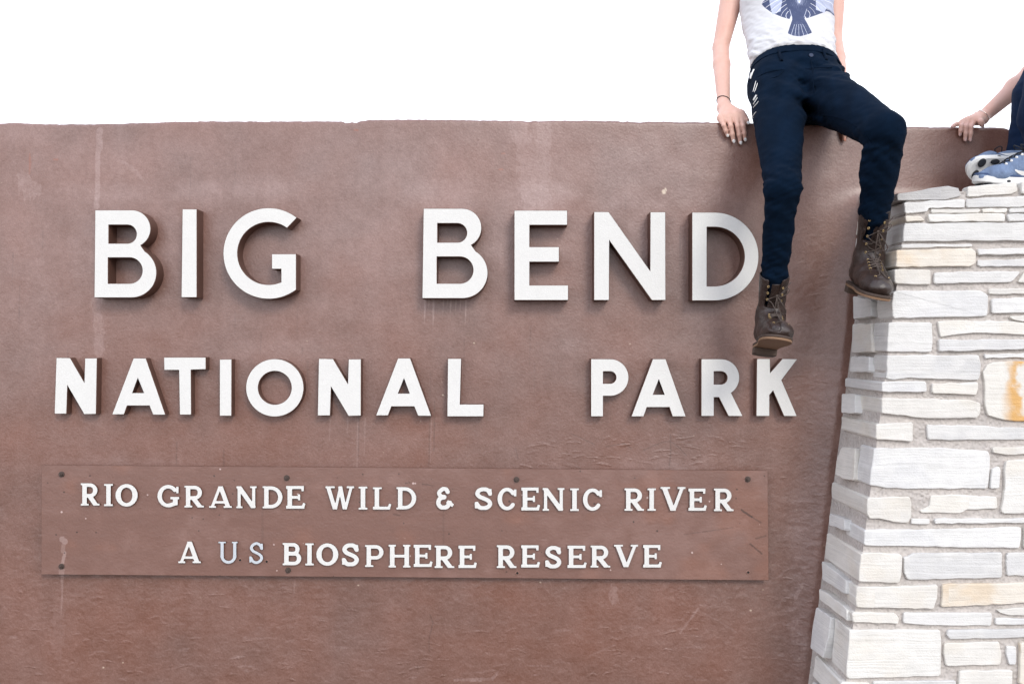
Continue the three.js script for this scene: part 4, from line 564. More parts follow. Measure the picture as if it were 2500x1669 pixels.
  // eyelets and one long lace
  const onto = (o, d, lift) => { const p = o.clone().addScaledVector(d, 0.14); for (let i = 0; i < 60; i++) { const v = outer(p.x, p.y, p.z) - lift; if (v < 0.0002) break; p.addScaledVector(d, -v * 0.8); } return p; };
  const track = (t, off, lift) => { const up = t > 0.38, a = up ? (t - 0.38) / 0.62 : t / 0.38; const core = up ? mixp(q(0, -0.012, 0.012), top.clone().addScaledVector(st, 0.004), a) : mixp(q(0, -0.062, 0.094), q(0, -0.012, 0.012), a); const dir = up ? fs.clone() : mixp(n.clone().addScaledVector(f, 0.35), fs.clone().addScaledVector(n, 0.5), a); dir.normalize(); return onto(core.addScaledVector(lat, off), dir, lift); };
  const eg = new THREE.TorusGeometry(0.0027, 0.0011, 6, 12), Lp = [], Rp = [], N = 10, lift = 0.0015;
  for (let k = 0; k < N; k++) { const t = 0.05 + 0.86 * Math.pow(k / (N - 1), 1.08), off = lerp(0.0165, 0.021, t); for (const sgn of [-1, 1]) { const p = track(t, sgn * off, 0.0006), e = mesh('eyelet', eg, brass, g); e.position.copy(p); e.lookAt(p.clone().add(fs.clone().multiplyScalar(0.8).addScaledVector(lat, sgn * 0.45))); (sgn < 0 ? Lp : Rp).push([t, sgn * off]); } }
  const tubes = [], run = (pts, r = 0.0014) => tubes.push(new THREE.TubeGeometry(new THREE.CatmullRomCurve3(pts, false, 'centripetal'), 18, r, 6));
  const R = rng(seed * 31 + 7);
  for (let k = 0; k < N - 3; k++) { for (const [A1, B1] of [[Lp, Rp], [Rp, Lp]]) { const [t0, o0] = A1[k], [t1, o1] = B1[k + 1]; run([0, 0.25, 0.5, 0.75, 1].map((w) => track(lerp(t0, t1, w) + (w > 0 && w < 1 ? (R() - 0.5) * 0.02 : 0), lerp(o0, o1, w), lift + 0.0022 * Math.sin(w * Math.PI)))); } if (k < 4) run([0, 0.33, 0.66, 1].map((w) => track(Lp[k][0] + 0.015 * Math.sin(w * 3.1), lerp(Lp[k][1], Rp[k][1], w), lift + 0.003 * Math.sin(w * Math.PI)))); }
  const knot = track(0.80, 0.004, 0.006), kx = (a, b, c) => knot.clone().addScaledVector(lat, a).addScaledVector(st, b).addScaledVector(fs, c);
  run([track(Lp[7][0], Lp[7][1], lift), mixp(track(Lp[7][0], Lp[7][1], lift), knot, 0.6), knot]); run([track(Rp[7][0], Rp[7][1], lift), mixp(track(Rp[7][0], Rp[7][1], lift), knot, 0.5), knot]);
  run([knot, kx(0.012, 0.014, 0.008), kx(0.03, 0.03, 0.006), kx(0.028, 0.02, 0.01), kx(0.012, 0.004, 0.009), knot]); run([knot, kx(0.012, -0.014, 0.012), kx(0.027, -0.04, 0.01), kx(0.02, -0.05, 0.008), kx(0.006, -0.03, 0.012), knot]);
  run([knot, kx(-0.004, -0.02, 0.012), kx(-0.005, -0.05, 0.014), kx(0.001, -0.085, 0.012)]); run([knot, kx(0.01, 0.012, 0.006), kx(0.024, 0.034, 0.004), kx(0.034, 0.046, 0)]);
  tubes.push(new THREE.SphereGeometry(0.004, 10, 8).translate(knot.x, knot.y, knot.z));
  mesh('lace', mergeGeometries(tubes.map((t) => stuffless(t.toNonIndexed()))), laceMat, g);
}

// ------------------------------------------------------------------ the woman sitting on the wall
{
  const man = thing('person', 'person in white printed tank top, dark jeans and lace-up boots sitting on the wall', 'person');
  const hipR = P(1898, 212, 0.0), hipL = P(1994, 214, 0.0), hipC = P(1946, 196, -0.045), kneeR = P(1911, 462, 0.36), ankR = P(1882, 768, 0.20), kneeL = P(2160, 322, 0.42), ankL = P(2123, 624, 0.265);
  const waist = P(1935, 122, -0.105), ribs = P(1920, 25, -0.20), chest = P(1917, -55, -0.275), shR = P(1806, -92, -0.30), shL = P(2036, -88, -0.33), neck = P(1925, -120, -0.32);
  const elR = P(1760, 116, -0.22), wrR = P(1768, 262, -0.055), elL = P(2036, 92, -0.28), wrL = P(2060, 262, -0.06);
  const TY = topAt(wrR.x), tf = V(0, 0.42, 0.9).normalize();    // tf: the way the torso faces, leaning back
  const seat = (u) => { const p = P(u, 230, -0.075); p.y = topAt(p.x) + 0.086; return p; };
  const torsoPts = (e) => join([flat(P(1926, 205, -0.045), P(1968, 205, -0.045), 0.105 + e, 0.105 + e, tf, 0.85), cone(seat(1908), seat(1988), 0.088, 0.088), flat(mixp(hipC, waist, 0.2), waist, 0.118 + e, 0.108 + e, tf, 0.72), flat(waist, ribs, 0.112 + e, 0.128 + e, tf, 0.7), flat(ribs, chest, 0.128 + e, 0.136 + e, tf, 0.7)], 0.05);
  const bust = [P(1868, -28, -0.17), P(1985, -28, -0.17)];
  // ---- skin
  const armR = [cone(shR, elR, 0.046, 0.0262), cone(elR, mixp(elR, wrR, 0.3), 0.0262, 0.0272), cone(mixp(elR, wrR, 0.3), wrR, 0.0272, 0.0192)];
  const armL = [cone(shL, elL, 0.045, 0.027), cone(elL, mixp(elL, wrL, 0.3), 0.027, 0.028), cone(mixp(elL, wrL, 0.3), wrL, 0.028, 0.0195)];
  function hand(wr, us, tips, vb, vj, thumb) {          // palm on the coping, four fingers down the face, thumb along the rim
    const k = us.map((u, i) => P(u, vb[i], 0.0)), list = us.map((u, i) => { const b = P(u, vb[i], -0.002); b.y = Math.max(b.y, topAt(b.x) + 0.009); const j = P(lerp(u, tips[i][0], 0.45), vj[i], 0.0195), t = P(tips[i][0], tips[i][1], 0.0135); return [b, j, t, 0.0073 - (i === 0 ? 0.0008 : 0)]; });
    const th = [P(thumb[0][0], thumb[0][1], -0.012), P(thumb[1][0], thumb[1][1], 0.002), P(thumb[2][0], thumb[2][1], 0.010), 0.0082];
    const [fs, nails] = fingerSet(list), [ft, nt] = fingerSet([th]);
    const kn = list.map((l) => l[0]), c = mixp(wr, mixp(kn[1], kn[2], 0.5), 0.1);
    const palm = join(list.map((l) => cone(c, l[0], 0.0165, 0.0112)).concat(list.map((l) => cone(l[0], mixp(l[0], l[1], 0.5), 0.0112, 0.0085)), [cone(c, th[0], 0.015, 0.010)]), 0.012);
    return [(x, y, z) => { let d = palm(x, y, z), m = 9; for (const q of fs) m = Math.min(m, q(x, y, z)); d = sm(d, m, 0.006); return sm(d, ft[0](x, y, z), 0.007); }, nails.concat(nt)];
  }
  const [handR, nailsR] = hand(wrR, [1761, 1779, 1796, 1811], [[1776, 330], [1791, 344], [1808, 348], [1819, 340]], [288, 284, 282, 285], [306, 308, 308, 308], [[1810, 276], [1819, 287], [1826, 300]]);
  const [handL, nailsL] = hand(wrL, [2106, 2090, 2074, 2058], [[2100, 314], [2086, 322], [2072, 328], [2062, 340]], [290, 288, 286, 286], [306, 308, 308, 312], [[2052, 285], [2040, 292], [2030, 300]]);
  const fR = join(armR, 0.008), fL = join(armL, 0.008), aR = (x, y, z) => sm(fR(x, y, z), handR(x, y, z), 0.012), aL = (x, y, z) => sm(fL(x, y, z), handL(x, y, z), 0.012);
  const hc = neck.clone().add(V(0.005, 0.165, 0.0)), H = head(hc, V(-0.05, -0.08, 1).normalize(), V(0, 1, 0.08).normalize());
  const torso = torsoPts(-0.006), core = join([torso, cone(shR, chest, 0.05, 0.09), cone(shL, chest, 0.05, 0.09), cone(neck, hc.clone().add(V(0, -0.06, -0.02)), 0.05, 0.046), cone(hipR, kneeR, 0.06, 0.03), cone(kneeR, ankR, 0.026, 0.016), cone(hipL, kneeL, 0.06, 0.034), cone(kneeL, ankL, 0.028, 0.016), cone(bust[0], bust[1], 0.05, 0.05)], 0.03);
  const skinGeo = [nets(core, ...boxOf([hipR, hipL, kneeR, kneeL, ankR, ankL, shR, shL, neck, waist.clone().add(V(0, 0, -0.1))], 0.14), 0.012), nets(aR, ...boxOf([shR, elR, wrR, P(1830, 355, 0.02), P(1750, 280, -0.05)], 0.055), 0.0034), nets(aL, ...boxOf([shL, elL, wrL, P(2115, 360, 0.02), P(2020, 280, -0.05)], 0.055), 0.0045), nets(H.f, ...boxOf([hc], 0.16), 0.005)];
  mesh('body', planarUV(mergeGeometries(skinGeo), 3), skin, man);
  const polish = std(L(0.78, 0.77, 0.75), 0.3); addNails(nailsR, polish, man); addNails(nailsL, std(L(0.62, 0.3, 0.22), 0.4), man);
  headExtras(H, std(L(0.055, 0.032, 0.02), 0.55), man, -0.2);
  // ---- hair tie on the wrist
  { const c = mixp(elR, wrR, 0.9), ax = wrR.clone().sub(elR).normalize(), pts = [], e1 = V(1, 0.35, 0).addScaledVector(ax, -V(1, 0.35, 0).dot(ax)).normalize(), e2 = ax.clone().cross(e1); for (let k = 0; k < 40; k++) { const a = k / 40 * 6.283, d = e1.clone().multiplyScalar(Math.cos(a)).addScaledVector(e2, Math.sin(a)), p = c.clone().addScaledVector(ax, 0.006 * Math.cos(a)); let r = 0.04; for (let i = 0; i < 30; i++) { const w = p.clone().addScaledVector(d, r), v = fR(w.x, w.y, w.z) - 0.0006; r -= v * 0.9; } pts.push(p.clone().addScaledVector(d, r)); }
    mesh('wristband', new THREE.TubeGeometry(new THREE.CatmullRomCurve3(pts, true), 60, 0.0016, 6, true), std(L(0.008, 0.008, 0.010), 0.7), man); }
  // ---- jeans
  const up = waist.clone().sub(hipC).normalize(), hem = P(1950, 124, -0.02);
  const legs = join([cone(hipR, kneeR, 0.087, 0.0465), cone(kneeR, mixp(kneeR, ankR, 0.35), 0.0465, 0.039), cone(mixp(kneeR, ankR, 0.35), mixp(kneeR, ankR, 0.68), 0.039, 0.0345), cone(mixp(kneeR, ankR, 0.68), ankR, 0.0345, 0.018)], 0.012), legs2 = join([cone(hipL, kneeL, 0.084, 0.053), cone(kneeL, mixp(kneeL, ankL, 0.35), 0.0535, 0.047), cone(mixp(kneeL, ankL, 0.35), mixp(kneeL, ankL, 0.64), 0.047, 0.0385), cone(mixp(kneeL, ankL, 0.64), ankL, 0.0385, 0.018)], 0.014);
  const tBase = torsoPts(0.003);
  const near = (c, r) => (x, y, z) => Math.exp(-((x - c.x) ** 2 + (y - c.y) ** 2 + (z - c.z) ** 2) / (r * r));
  const crotch = P(1985, 270, 0.06), nk = near(kneeR, 0.10), nl = near(kneeL.clone().add(V(-0.03, -0.05, -0.03)), 0.09), nc = near(crotch, 0.14), na = near(mixp(kneeR, ankR, 0.62), 0.09), nb = near(mixp(kneeL, ankL, 0.7), 0.08), nw = near(P(2075, 180, 0.03), 0.09);
  const wrinkle = (x, y, z) => { const a = 0.0009 + 0.010 * (0.8 * nk(x, y, z) + nl(x, y, z) + nc(x, y, z) + na(x, y, z) + nb(x, y, z)); return a * (perlin.noise(x * 14 + 3, y * 40 + x * 22, z * 16) + 0.45 * perlin.noise(x * 30, y * 80 - x * 30, z * 30)) + 0.009 * nc(x, y, z) * Math.sin((x - crotch.x) * 40 + (y - crotch.y) * 95 + z * 30) + 0.006 * nw(x, y, z) * Math.sin((y * 150 - x * 60)); };
  const jeansRaw = (x, y, z) => sm(sm(legs(x, y, z), legs2(x, y, z), 0.018), tBase(x, y, z), 0.035);
  const cutUp = (x, y, z) => (x - hem.x) * up.x + (y - hem.y) * up.y + (z - hem.z) * up.z - 0.10 * Math.abs(x - hem.x) * 0;
  const jeans = (x, y, z) => Math.max(jeansRaw(x, y, z) + wrinkle(x, y, z), cutUp(x, y, z) + 0.012);
  const jb = boxOf([hipR, hipL, kneeR, kneeL, ankR, ankL, hem], 0.13);
  const trousers = mesh('jeans', planarUV(nets(jeans, ...jb, 0.0065), 4), navy, man);
  const band = (x, y, z) => { const c = cutUp(x, y, z); return Math.max(jeansRaw(x, y, z) - 0.003, c, -c - 0.036); };
  mesh('waistband', planarUV(nets(band, ...boxOf([P(1820, 110, 0.1), P(2060, 200, -0.2)], 0.03), 0.005), 4, 0.3), navy, trousers);
  const ontoJeans = (u, v, lift) => { const c = camera.position, d = P(u, v, 0).sub(c).normalize(); let t = 2.2; for (let i = 0; i < 160; i++) { const p = c.clone().addScaledVector(d, t), q = jeansRaw(p.x, p.y, p.z) - lift; if (q < 0.0003) return p; t += q * 0.7; if (t > 4) break; } return null; };
  const strip = (name, pts, r, mat, lift = 0.001, flatk = 1) => { const w = pts.map(([u, v]) => ontoJeans(u, v, lift)).filter(Boolean); if (w.length < 2) return; mesh(name, new THREE.TubeGeometry(new THREE.CatmullRomCurve3(w), Math.max(10, w.length * 6), r, 6), mat, trousers); };
  const line = (a, b, n = 6) => Array.from({ length: n + 1 }, (_, k) => [lerp(a[0], b[0], k / n), lerp(a[1], b[1], k / n)]);
  for (const [a, b] of [[[1902, 122], [1909, 148]], [[2010, 120], [2018, 146]]]) strip('belt_loop', line(a, b), 0.0045, navy, 0.003);
  strip('fly_seam', [...line([1977, 128], [1984, 165]), ...line([1985, 170], [1989, 240])], 0.0016, navy, 0.0008);
  strip('pocket_seam', [[1850, 188], [1868, 178], [1890, 172], [1908, 170], [1914, 170]], 0.0012, navy, 0.0008); strip('pocket_seam', [[1914, 170], [1908, 178], [1898, 186], [1880, 192]], 0.0011, navy, 0.0008); strip('yoke_seam', line([1914, 170], [1982, 168], 8), 0.0011, navy, 0.0008); strip('yoke_seam', line([1988, 165], [2038, 164], 8), 0.0012, navy, 0.0008);
  strip('inseam', [[2005, 280], [2040, 285], [2080, 300], [2110, 325], [2125, 350]], 0.0011, navy, 0.0008);
  { const b = ontoJeans(1981, 135, 0.003); if (b) { const k = mesh('button', new THREE.CylinderGeometry(0.0065, 0.007, 0.004, 18), std(L(0.03, 0.04, 0.07), 0.4, { metalness: 0.6 }), trousers); k.position.copy(b); k.rotation.x = 1.2; } }
  // white lacing down the outer seam of the hip
  const cord = std(L(0.78, 0.77, 0.74), 0.6);
  for (const [a, b, r] of [[[1843, 170], [1834, 192], 0.004], [[1838, 178], [1833, 190], 0.0045], [[1848, 198], [1840, 224], 0.0018], [[1852, 203], [1841, 232], 0.0018], [[1850, 232], [1842, 244], 0.005], [[1852, 238], [1841, 254], 0.0025], [[1855, 247], [1841, 262], 0.002], [[1848, 273], [1836, 288], 0.0018], [[1842, 285], [1836, 297], 0.0016], [[1838, 303], [1836, 317], 0.004]]) strip('white_cord', line([a[0] - 2, a[1]], [b[0] - 1, b[1]]), r * 0.75, cord, 0.0003);
  // ---- tank top with a printed bird
  const tb = torsoPts(0.006), bs = cone(bust[0], bust[1], 0.056, 0.056), strapR = cone(P(1872, -40, -0.25), P(1862, -125, -0.33), 0.05, 0.03), strapL = cone(P(1978, -40, -0.25), P(1990, -125, -0.33), 0.05, 0.03);
  const hang = cone(P(1850, 70, -0.19), P(1868, 135, -0.10), 0.030, 0.026), hang2 = cone(P(2000, 70, -0.19), P(1995, 120, -0.10), 0.03, 0.03), tuck = P(1940, 112, -0.04);
  const shirt = (x, y, z) => { let d = sm(sm(tb(x, y, z), bs(x, y, z), 0.05), sm(hang(x, y, z), hang2(x, y, z), 0.01), 0.05); d = sm(d, Math.min(strapR(x, y, z), strapL(x, y, z)), 0.03); const w = 0.002 + 0.004 * Math.exp(-((y - tuck.y) ** 2) / 0.0025); d += w * (perlin.noise(x * 30, y * 45 + x * 25, z * 20 + 5) + 0.5 * perlin.noise(x * 70, y * 90, z * 40)); const cu = cutUp(x, y, z); d += 0.016 * sstep(0.010, -0.006, cu); return Math.max(d, -cu - 0.03, y - shR.y - 0.03); };
  const tg = nets(shirt, ...boxOf([shR, shL, waist, hem, P(1930, 20, -0.02)], 0.11), 0.005);
  const c = document.createElement('canvas'); c.width = c.height = 1024; const x = c.getContext('2d');
  x.fillStyle = '#cccbcc'; x.fillRect(0, 0, 1024, 1024);
  const RB = rng(44); for (let k = 0; k < 9000; k++) { const s = 170 + RB() * 80 | 0; x.fillStyle = `rgba(${s},${s},${s + 4},0.16)`; x.fillRect(RB() * 1024, RB() * 1024, 2 + RB() * 9, 1.2); }
  // print space: photo pixels 1830..2050 by -60..100
  const Q = (u, v) => { u = 1944 + (u - 1951) * 0.9; const z = -0.03 - (80 - v) * 0.0011 - 0.00001 * (u - 1930) ** 2, k = (3 - z) / 3.026; return [(1250 + (u - 1250) * k - 1835) / 205 * 1024, (834.5 - (834.5 - v) * k + 105) / 205 * 1024]; };   // the cloth falls back from the belly, so the artwork spreads upward
  x.save(); const ink = '#3f4866';
  const feather = (u0, v0, u1, v1, bend, w, col) => { x.beginPath(); const mx = (u0 + u1) / 2, my = (v0 + v1) / 2 + bend; x.moveTo(...Q(u0, v0)); x.quadraticCurveTo(...Q(mx, my - w), ...Q(u1, v1)); x.quadraticCurveTo(...Q(mx, my + w), ...Q(u0, v0)); x.fillStyle = col; x.fill(); };
  for (const s of [-1, 1]) {                            // wings: dark band, pale window, dark tips, split by white quills
    const U = (d) => 1951 + s * d;
    x.beginPath(); x.moveTo(...Q(U(6), -45)); x.quadraticCurveTo(...Q(U(60), -30), ...Q(U(103), 21)); x.quadraticCurveTo(...Q(U(70), 42), ...Q(U(22), 51)); x.lineTo(...Q(U(8), 20)); x.closePath(); x.fillStyle = ink; x.fill();
    x.beginPath(); x.moveTo(...Q(U(42), -16)); x.quadraticCurveTo(...Q(U(64), -8), ...Q(U(82), 8)); x.lineTo(...Q(U(68), 40)); x.lineTo(...Q(U(46), 32)); x.closePath(); x.fillStyle = '#b0b6ca'; x.fill();
    x.strokeStyle = '#e6e6ea'; for (let k = 0; k < 6; k++) { x.lineWidth = 4 + (k % 2) * 2; x.beginPath(); x.moveTo(...Q(U(40 - k * 3), -8 + k * 8)); x.quadraticCurveTo(...Q(U(70 - k * 7), 2 + k * 8), ...Q(U(104 - k * 15), 21 + k * 5.4)); x.stroke(); }
    x.strokeStyle = '#5b6392'; for (let k = 0; k < 6; k++) { x.lineWidth = 2.5; x.beginPath(); x.moveTo(...Q(U(44 - k * 3), -12 + k * 8)); x.quadraticCurveTo(...Q(U(72 - k * 7), -3 + k * 8), ...Q(U(102 - k * 15), 18 + k * 5.2)); x.stroke(); }
  }
  x.beginPath(); x.moveTo(...Q(1935, -60)); x.lineTo(...Q(1968, -60)); x.quadraticCurveTo(...Q(1990, -10), ...Q(1968, 52)); x.lineTo(...Q(1937, 52)); x.quadraticCurveTo(...Q(1912, -10), ...Q(1935, -60)); x.fillStyle = ink; x.fill();
  x.beginPath(); x.moveTo(...Q(1937, 50)); x.lineTo(...Q(1967, 50)); x.lineTo(...Q(1987, 86)); x.quadraticCurveTo(...Q(1955, 100), ...Q(1926, 84)); x.closePath(); x.fill();
  x.strokeStyle = '#cfd2df'; x.lineWidth = 4; for (let k = 0; k < 5; k++) { x.beginPath(); x.moveTo(...Q(1943 + k * 5, 64)); x.lineTo(...Q(1934 + k * 11, 92)); x.stroke(); }
  x.lineWidth = 5; for (const [a, b, c2, d] of [[1929, 28, 1936, 48], [1974, 28, 1967, 48]]) { x.beginPath(); x.moveTo(...Q(a, b)); x.lineTo(...Q(c2, d)); x.stroke(); }
  for (let k = 0; k < 420; k++) { const a = RB() * 6.28, r = RB() * RB() * 34, u = 1953 + Math.cos(a) * r, v = 14 + Math.sin(a) * r * 0.8; x.strokeStyle = `rgba(225,228,240,${0.25 * RB()})`; x.lineWidth = 1.5 + RB() * 2; x.beginPath(); x.moveTo(...Q(u, v)); x.lineTo(...Q(u + (RB() - 0.5) * 12, v - 4 - RB() * 7)); x.stroke(); }
  for (let k = 0; k < 260; k++) { const u = 1925 + RB() * 64, v = 54 + RB() * 42; x.fillStyle = `rgba(211,209,207,${0.3 * RB()})`; x.fillRect(...Q(u, v), 2 + RB() * 5, 4 + RB() * 12); }
  x.restore();
  const ct = new THREE.CanvasTexture(c); ct.colorSpace = THREE.SRGBColorSpace; ct.wrapS = ct.wrapT = THREE.ClampToEdgeWrapping;
  { const p = tg.attributes.position, nn = tg.attributes.normal, uv = new Float32Array(p.count * 2), zc = -0.026, a = P(1835, 100, zc), b = P(2040, -105, zc); for (let i = 0; i < p.count; i++) { const back = nn.getZ(i) < -0.15; uv[i * 2] = back ? 0.02 : (p.getX(i) - a.x) / (b.x - a.x); uv[i * 2 + 1] = back ? 0.02 : (p.getY(i) - a.y) / (b.y - a.y); } tg.setAttribute('uv', new THREE.BufferAttribute(uv, 2)); }
  mesh('tank_top', tg, new THREE.MeshPhysicalMaterial({ map: ct, roughness: 0.9, sheen: 0.2, sheenColor: L(1, 1, 1), sheenRoughness: 0.8 }), man);
  // ---- boots
  boot(man, ankR, V(-0.07, 0.12, 0.98), kneeR.clone().sub(ankR), -0.14, 3, 0.112);
  boot(man, ankL, V(-0.09, -0.2, 0.97), kneeL.clone().sub(ankL), -0.2, 8, 0.13);
}

// ------------------------------------------------------------------ the second person, sitting on the pier
{
  const who = thing('person', 'person in dark jeans and blue running shoes sitting on the stone pier', 'person'); who.name = 'person_001';
  const TOPY = EYE + 0.433, ank = V(1.475, TOPY + 0.083, 0.255), knee = P(2580, 72, 0.33), hip = V(1.83, TOPY + 0.10, 0.20), ank2 = V(1.50, TOPY + 0.098, 0.09), knee2 = P(2600, 72, 0.10), hip2 = V(1.84, TOPY + 0.10, 0.04), hipC = V(1.85, TOPY + 0.12, 0.12);
  const chest = V(1.98, TOPY + 0.50, 0.08), neck = V(1.97, TOPY + 0.62, 0.08), shR = V(1.90, TOPY + 0.56, -0.09), shL = V(1.94, TOPY + 0.55, 0.25), elR = P(2524, 176, -0.10), wrR = P(2399, 287, -0.045), elL = V(1.72, TOPY + 0.42, 0.34), wrL = V(1.53, TOPY + 0.36, 0.36);
  const kb = [[2347, 302], [2354, 298], [2365, 295], [2378, 294]];
  const list = [[[2350, 301], [2336, 303], [2325, 309], 0.0062], [[2356, 298], [2348, 308], [2344, 327], 0.0066], [[2366, 295], [2359, 310], [2357, 340], 0.007], [[2379, 293], [2371, 310], [2369, 340], 0.007], [[2390, 291], [2396, 297], [2398, 306], 0.0078]].map(([a, b, t, r], i) => { const A = P(...a, -0.004); A.y = Math.max(A.y, topAt(A.x) + 0.009); return [A, P(...b, i === 0 ? 0.004 : 0.019), P(...t, i === 0 ? 0.012 : 0.0135), r]; });
  const [fs, nails] = fingerSet(list), palm = join(list.map((l) => cone(mixp(wrR, list[2][0], 0.12), l[0], 0.016, 0.0105)), 0.012), arm = join([cone(shR, elR, 0.044, 0.03), cone(elR, mixp(elR, wrR, 0.35), 0.03, 0.029), cone(mixp(elR, wrR, 0.35), wrR, 0.029, 0.019)], 0.02);
  const aR = (x, y, z) => { let m = 9; for (const q of fs) m = Math.min(m, q(x, y, z)); return sm(sm(palm(x, y, z), m, 0.006), arm(x, y, z), 0.012); };
  const handL = join([cone(wrL, wrL.clone().add(V(-0.07, -0.01, 0.0)), 0.02, 0.016), ...[-0.027, -0.009, 0.009, 0.027].map((o, i) => cone(wrL.clone().add(V(-0.075, -0.008, o)), wrL.clone().add(V(-0.14 + Math.abs(i - 1.5) * 0.006, -0.045, o * 1.15)), 0.0085, 0.007)), cone(wrL.clone().add(V(-0.03, -0.01, -0.02)), wrL.clone().add(V(-0.08, -0.03, -0.05)), 0.011, 0.008)], 0.005);
  const aL = join([cone(shL, elL, 0.044, 0.031), cone(elL, wrL, 0.031, 0.02), handL], 0.012);
  const hc = neck.clone().add(V(-0.02, 0.17, 0)), H = head(hc, V(-0.9, -0.05, 0.35).normalize(), V(0, 1, 0));
  const core = join([flat(hipC, mixp(hipC, chest, 0.5), 0.12, 0.11, V(1, 0, 0), 0.8), flat(mixp(hipC, chest, 0.5), chest, 0.11, 0.13, V(1, 0, 0), 0.72), cone(shR, chest, 0.05, 0.08), cone(shL, chest, 0.05, 0.08), cone(neck, hc, 0.05, 0.045), cone(hip, knee, 0.07, 0.045), cone(knee, ank, 0.045, 0.026), cone(hip2, knee2, 0.07, 0.045), cone(knee2, ank2, 0.045, 0.026)], 0.03);
  mesh('body', planarUV(mergeGeometries([nets(core, ...boxOf([hip, hip2, knee, ank, ank2, shR, shL, neck, hipC, chest], 0.14), 0.013), nets(aR, ...boxOf([shR, elR, wrR, P(2320, 345, 0.02)], 0.055), 0.0034), nets(aL, ...boxOf([shL, elL, wrL, wrL.clone().add(V(-0.15, -0.06, 0))], 0.055), 0.006), nets(H.f, ...boxOf([hc], 0.16), 0.006)]), 3), skin, who);
  addNails(nails, std(L(0.62, 0.40, 0.36), 0.35), who); headExtras(H, std(L(0.07, 0.045, 0.03), 0.55), who, -0.12);
  { // thin metal bangle
    const c = wrR.clone().add(V(-0.004, 0.004, 0.006)), b = mesh('bangle', new THREE.TorusGeometry(0.0235, 0.0011, 8, 48), std(L(0.78, 0.74, 0.70), 0.25, { metalness: 1 }), who); b.position.copy(c); b.lookAt(c.clone().add(elR.clone().sub(wrR).normalize().add(V(0.1, 0.25, 0.1)))); }
  const calf = V(P(2533, 285, 0.27).x, P(2533, 285, 0.27).y, 0.27), calf2 = mixp(knee2, ank2, 0.5).add(V(-0.02, 0, 0));
  const legs = join([cone(hip, knee, 0.088, 0.06), cone(knee, calf, 0.058, 0.047), cone(calf, ank, 0.047, 0.030), cone(hip2, knee2, 0.088, 0.06), cone(knee2, calf2, 0.06, 0.056), cone(calf2, ank2.clone().add(V(0, 0.03, 0)), 0.056, 0.033), flat(hipC, hipC.clone().add(V(0.02, 0.12, 0)), 0.128, 0.12, V(1, 0, 0), 0.85)], 0.022);
  const jm = new THREE.MeshPhysicalMaterial({ map: denimTex([0.008, 0.022, 0.06], 851), bumpMap: denimBump, bumpScale: 0.0012, roughness: 0.95, specularIntensity: 0.4 });
  const jf = (x, y, z) => Math.max(legs(x, y, z) + 0.003 * perlin.noise(x * 16, y * 55, z * 16), y - TOPY - 0.26 - 2 * Math.max(0, 1.74 - x), TOPY + 0.085 - y + (x > 1.7 ? -9 : 0), TOPY + 0.003 - y);
  mesh('jeans', planarUV(nets(jf, ...boxOf([hip, hip2, knee, ank, ank2, hipC.clone().add(V(0.05, 0.14, 0))], 0.12), 0.008), 4), jm, who);
  const sf0 = join([flat(hipC.clone().add(V(0.02, 0.1, 0)), mixp(hipC, chest, 0.5), 0.128, 0.122, V(1, 0, 0), 0.8), flat(mixp(hipC, chest, 0.5), chest, 0.122, 0.142, V(1, 0, 0), 0.72), cone(shR, chest, 0.062, 0.09), cone(shL, chest, 0.062, 0.09)], 0.04);
  mesh('shirt', nets((x, y, z) => Math.max(sf0(x, y, z) + 0.003 * perlin.noise(x * 25, y * 30, z * 25), TOPY + 0.2 - y), ...boxOf([hipC, shR, shL, chest], 0.16), 0.01), std(L(0.45, 0.46, 0.48), 0.9), who);
  // ---- running shoes
  const knit = (() => { const m = tex(512, 512, (i, j, o) => { const w = 0.5 + 0.5 * Math.sin(i * 0.9) * Math.sin(j * 1.1), n = fbm(i / 40, j / 40, 861, 3), k = 0.7 + 0.35 * w + 0.5 * (n - 0.5); o[0] = 0.16 * k; o[1] = 0.22 * k; o[2] = 0.34 * k; }, true, true); return std(0xffffff, 0.8, { map: m }); })();
  const foam = std(L(0.74, 0.73, 0.70), 0.6), rubber = std(L(0.02, 0.022, 0.028), 0.7), laceDark = std(L(0.018, 0.02, 0.026), 0.8), trim = std(L(0.03, 0.06, 0.14), 0.7);
  function shoe(A, f, n) {
    const g = new THREE.Group(); g.name = 'running_shoe'; who.add(g); f = f.clone().normalize(); let lat = n.clone().cross(f).normalize(); n = f.clone().cross(lat).normalize();
    const q = (x, y, z) => A.clone().addScaledVector(lat, x).addScaledVector(n, y).addScaledVector(f, z);
    const up = join([flat(q(0, -0.03, -0.035), q(0, -0.036, 0.05), 0.035, 0.033, lat, 1.0), flat(q(0, -0.036, 0.05), q(0.002, -0.052, 0.13), 0.032, 0.024, lat, 1.35), flat(q(0.002, -0.052, 0.13), q(0.002, -0.056, 0.172), 0.024, 0.016, lat, 1.75), cone(q(0, 0.0, -0.008), q(0, -0.03, 0.07), 0.036, 0.028), cone(q(0, -0.02, -0.01), q(0, 0.02, -0.012), 0.036, 0.038)], 0.025);
    const F = q(0, -0.064, 0), C = q(0, 0.012, 0), h = (x, y, z, o) => (x - o.x) * n.x + (y - o.y) * n.y + (z - o.z) * n.z;
    const body = (x, y, z) => Math.max(up(x, y, z) + 0.0008 * perlin.noise(x * 200, y * 200, z * 200), -h(x, y, z, F), h(x, y, z, C) - 0.0);
    const bb = boxOf([q(-0.05, -0.09, -0.085), q(0.05, 0.03, 0.2), q(-0.05, 0.03, -0.085), q(0.05, -0.09, 0.2)], 0.01);
    mesh('upper', planarUV(nets(body, ...bb, 0.0035), 7), knit, g);
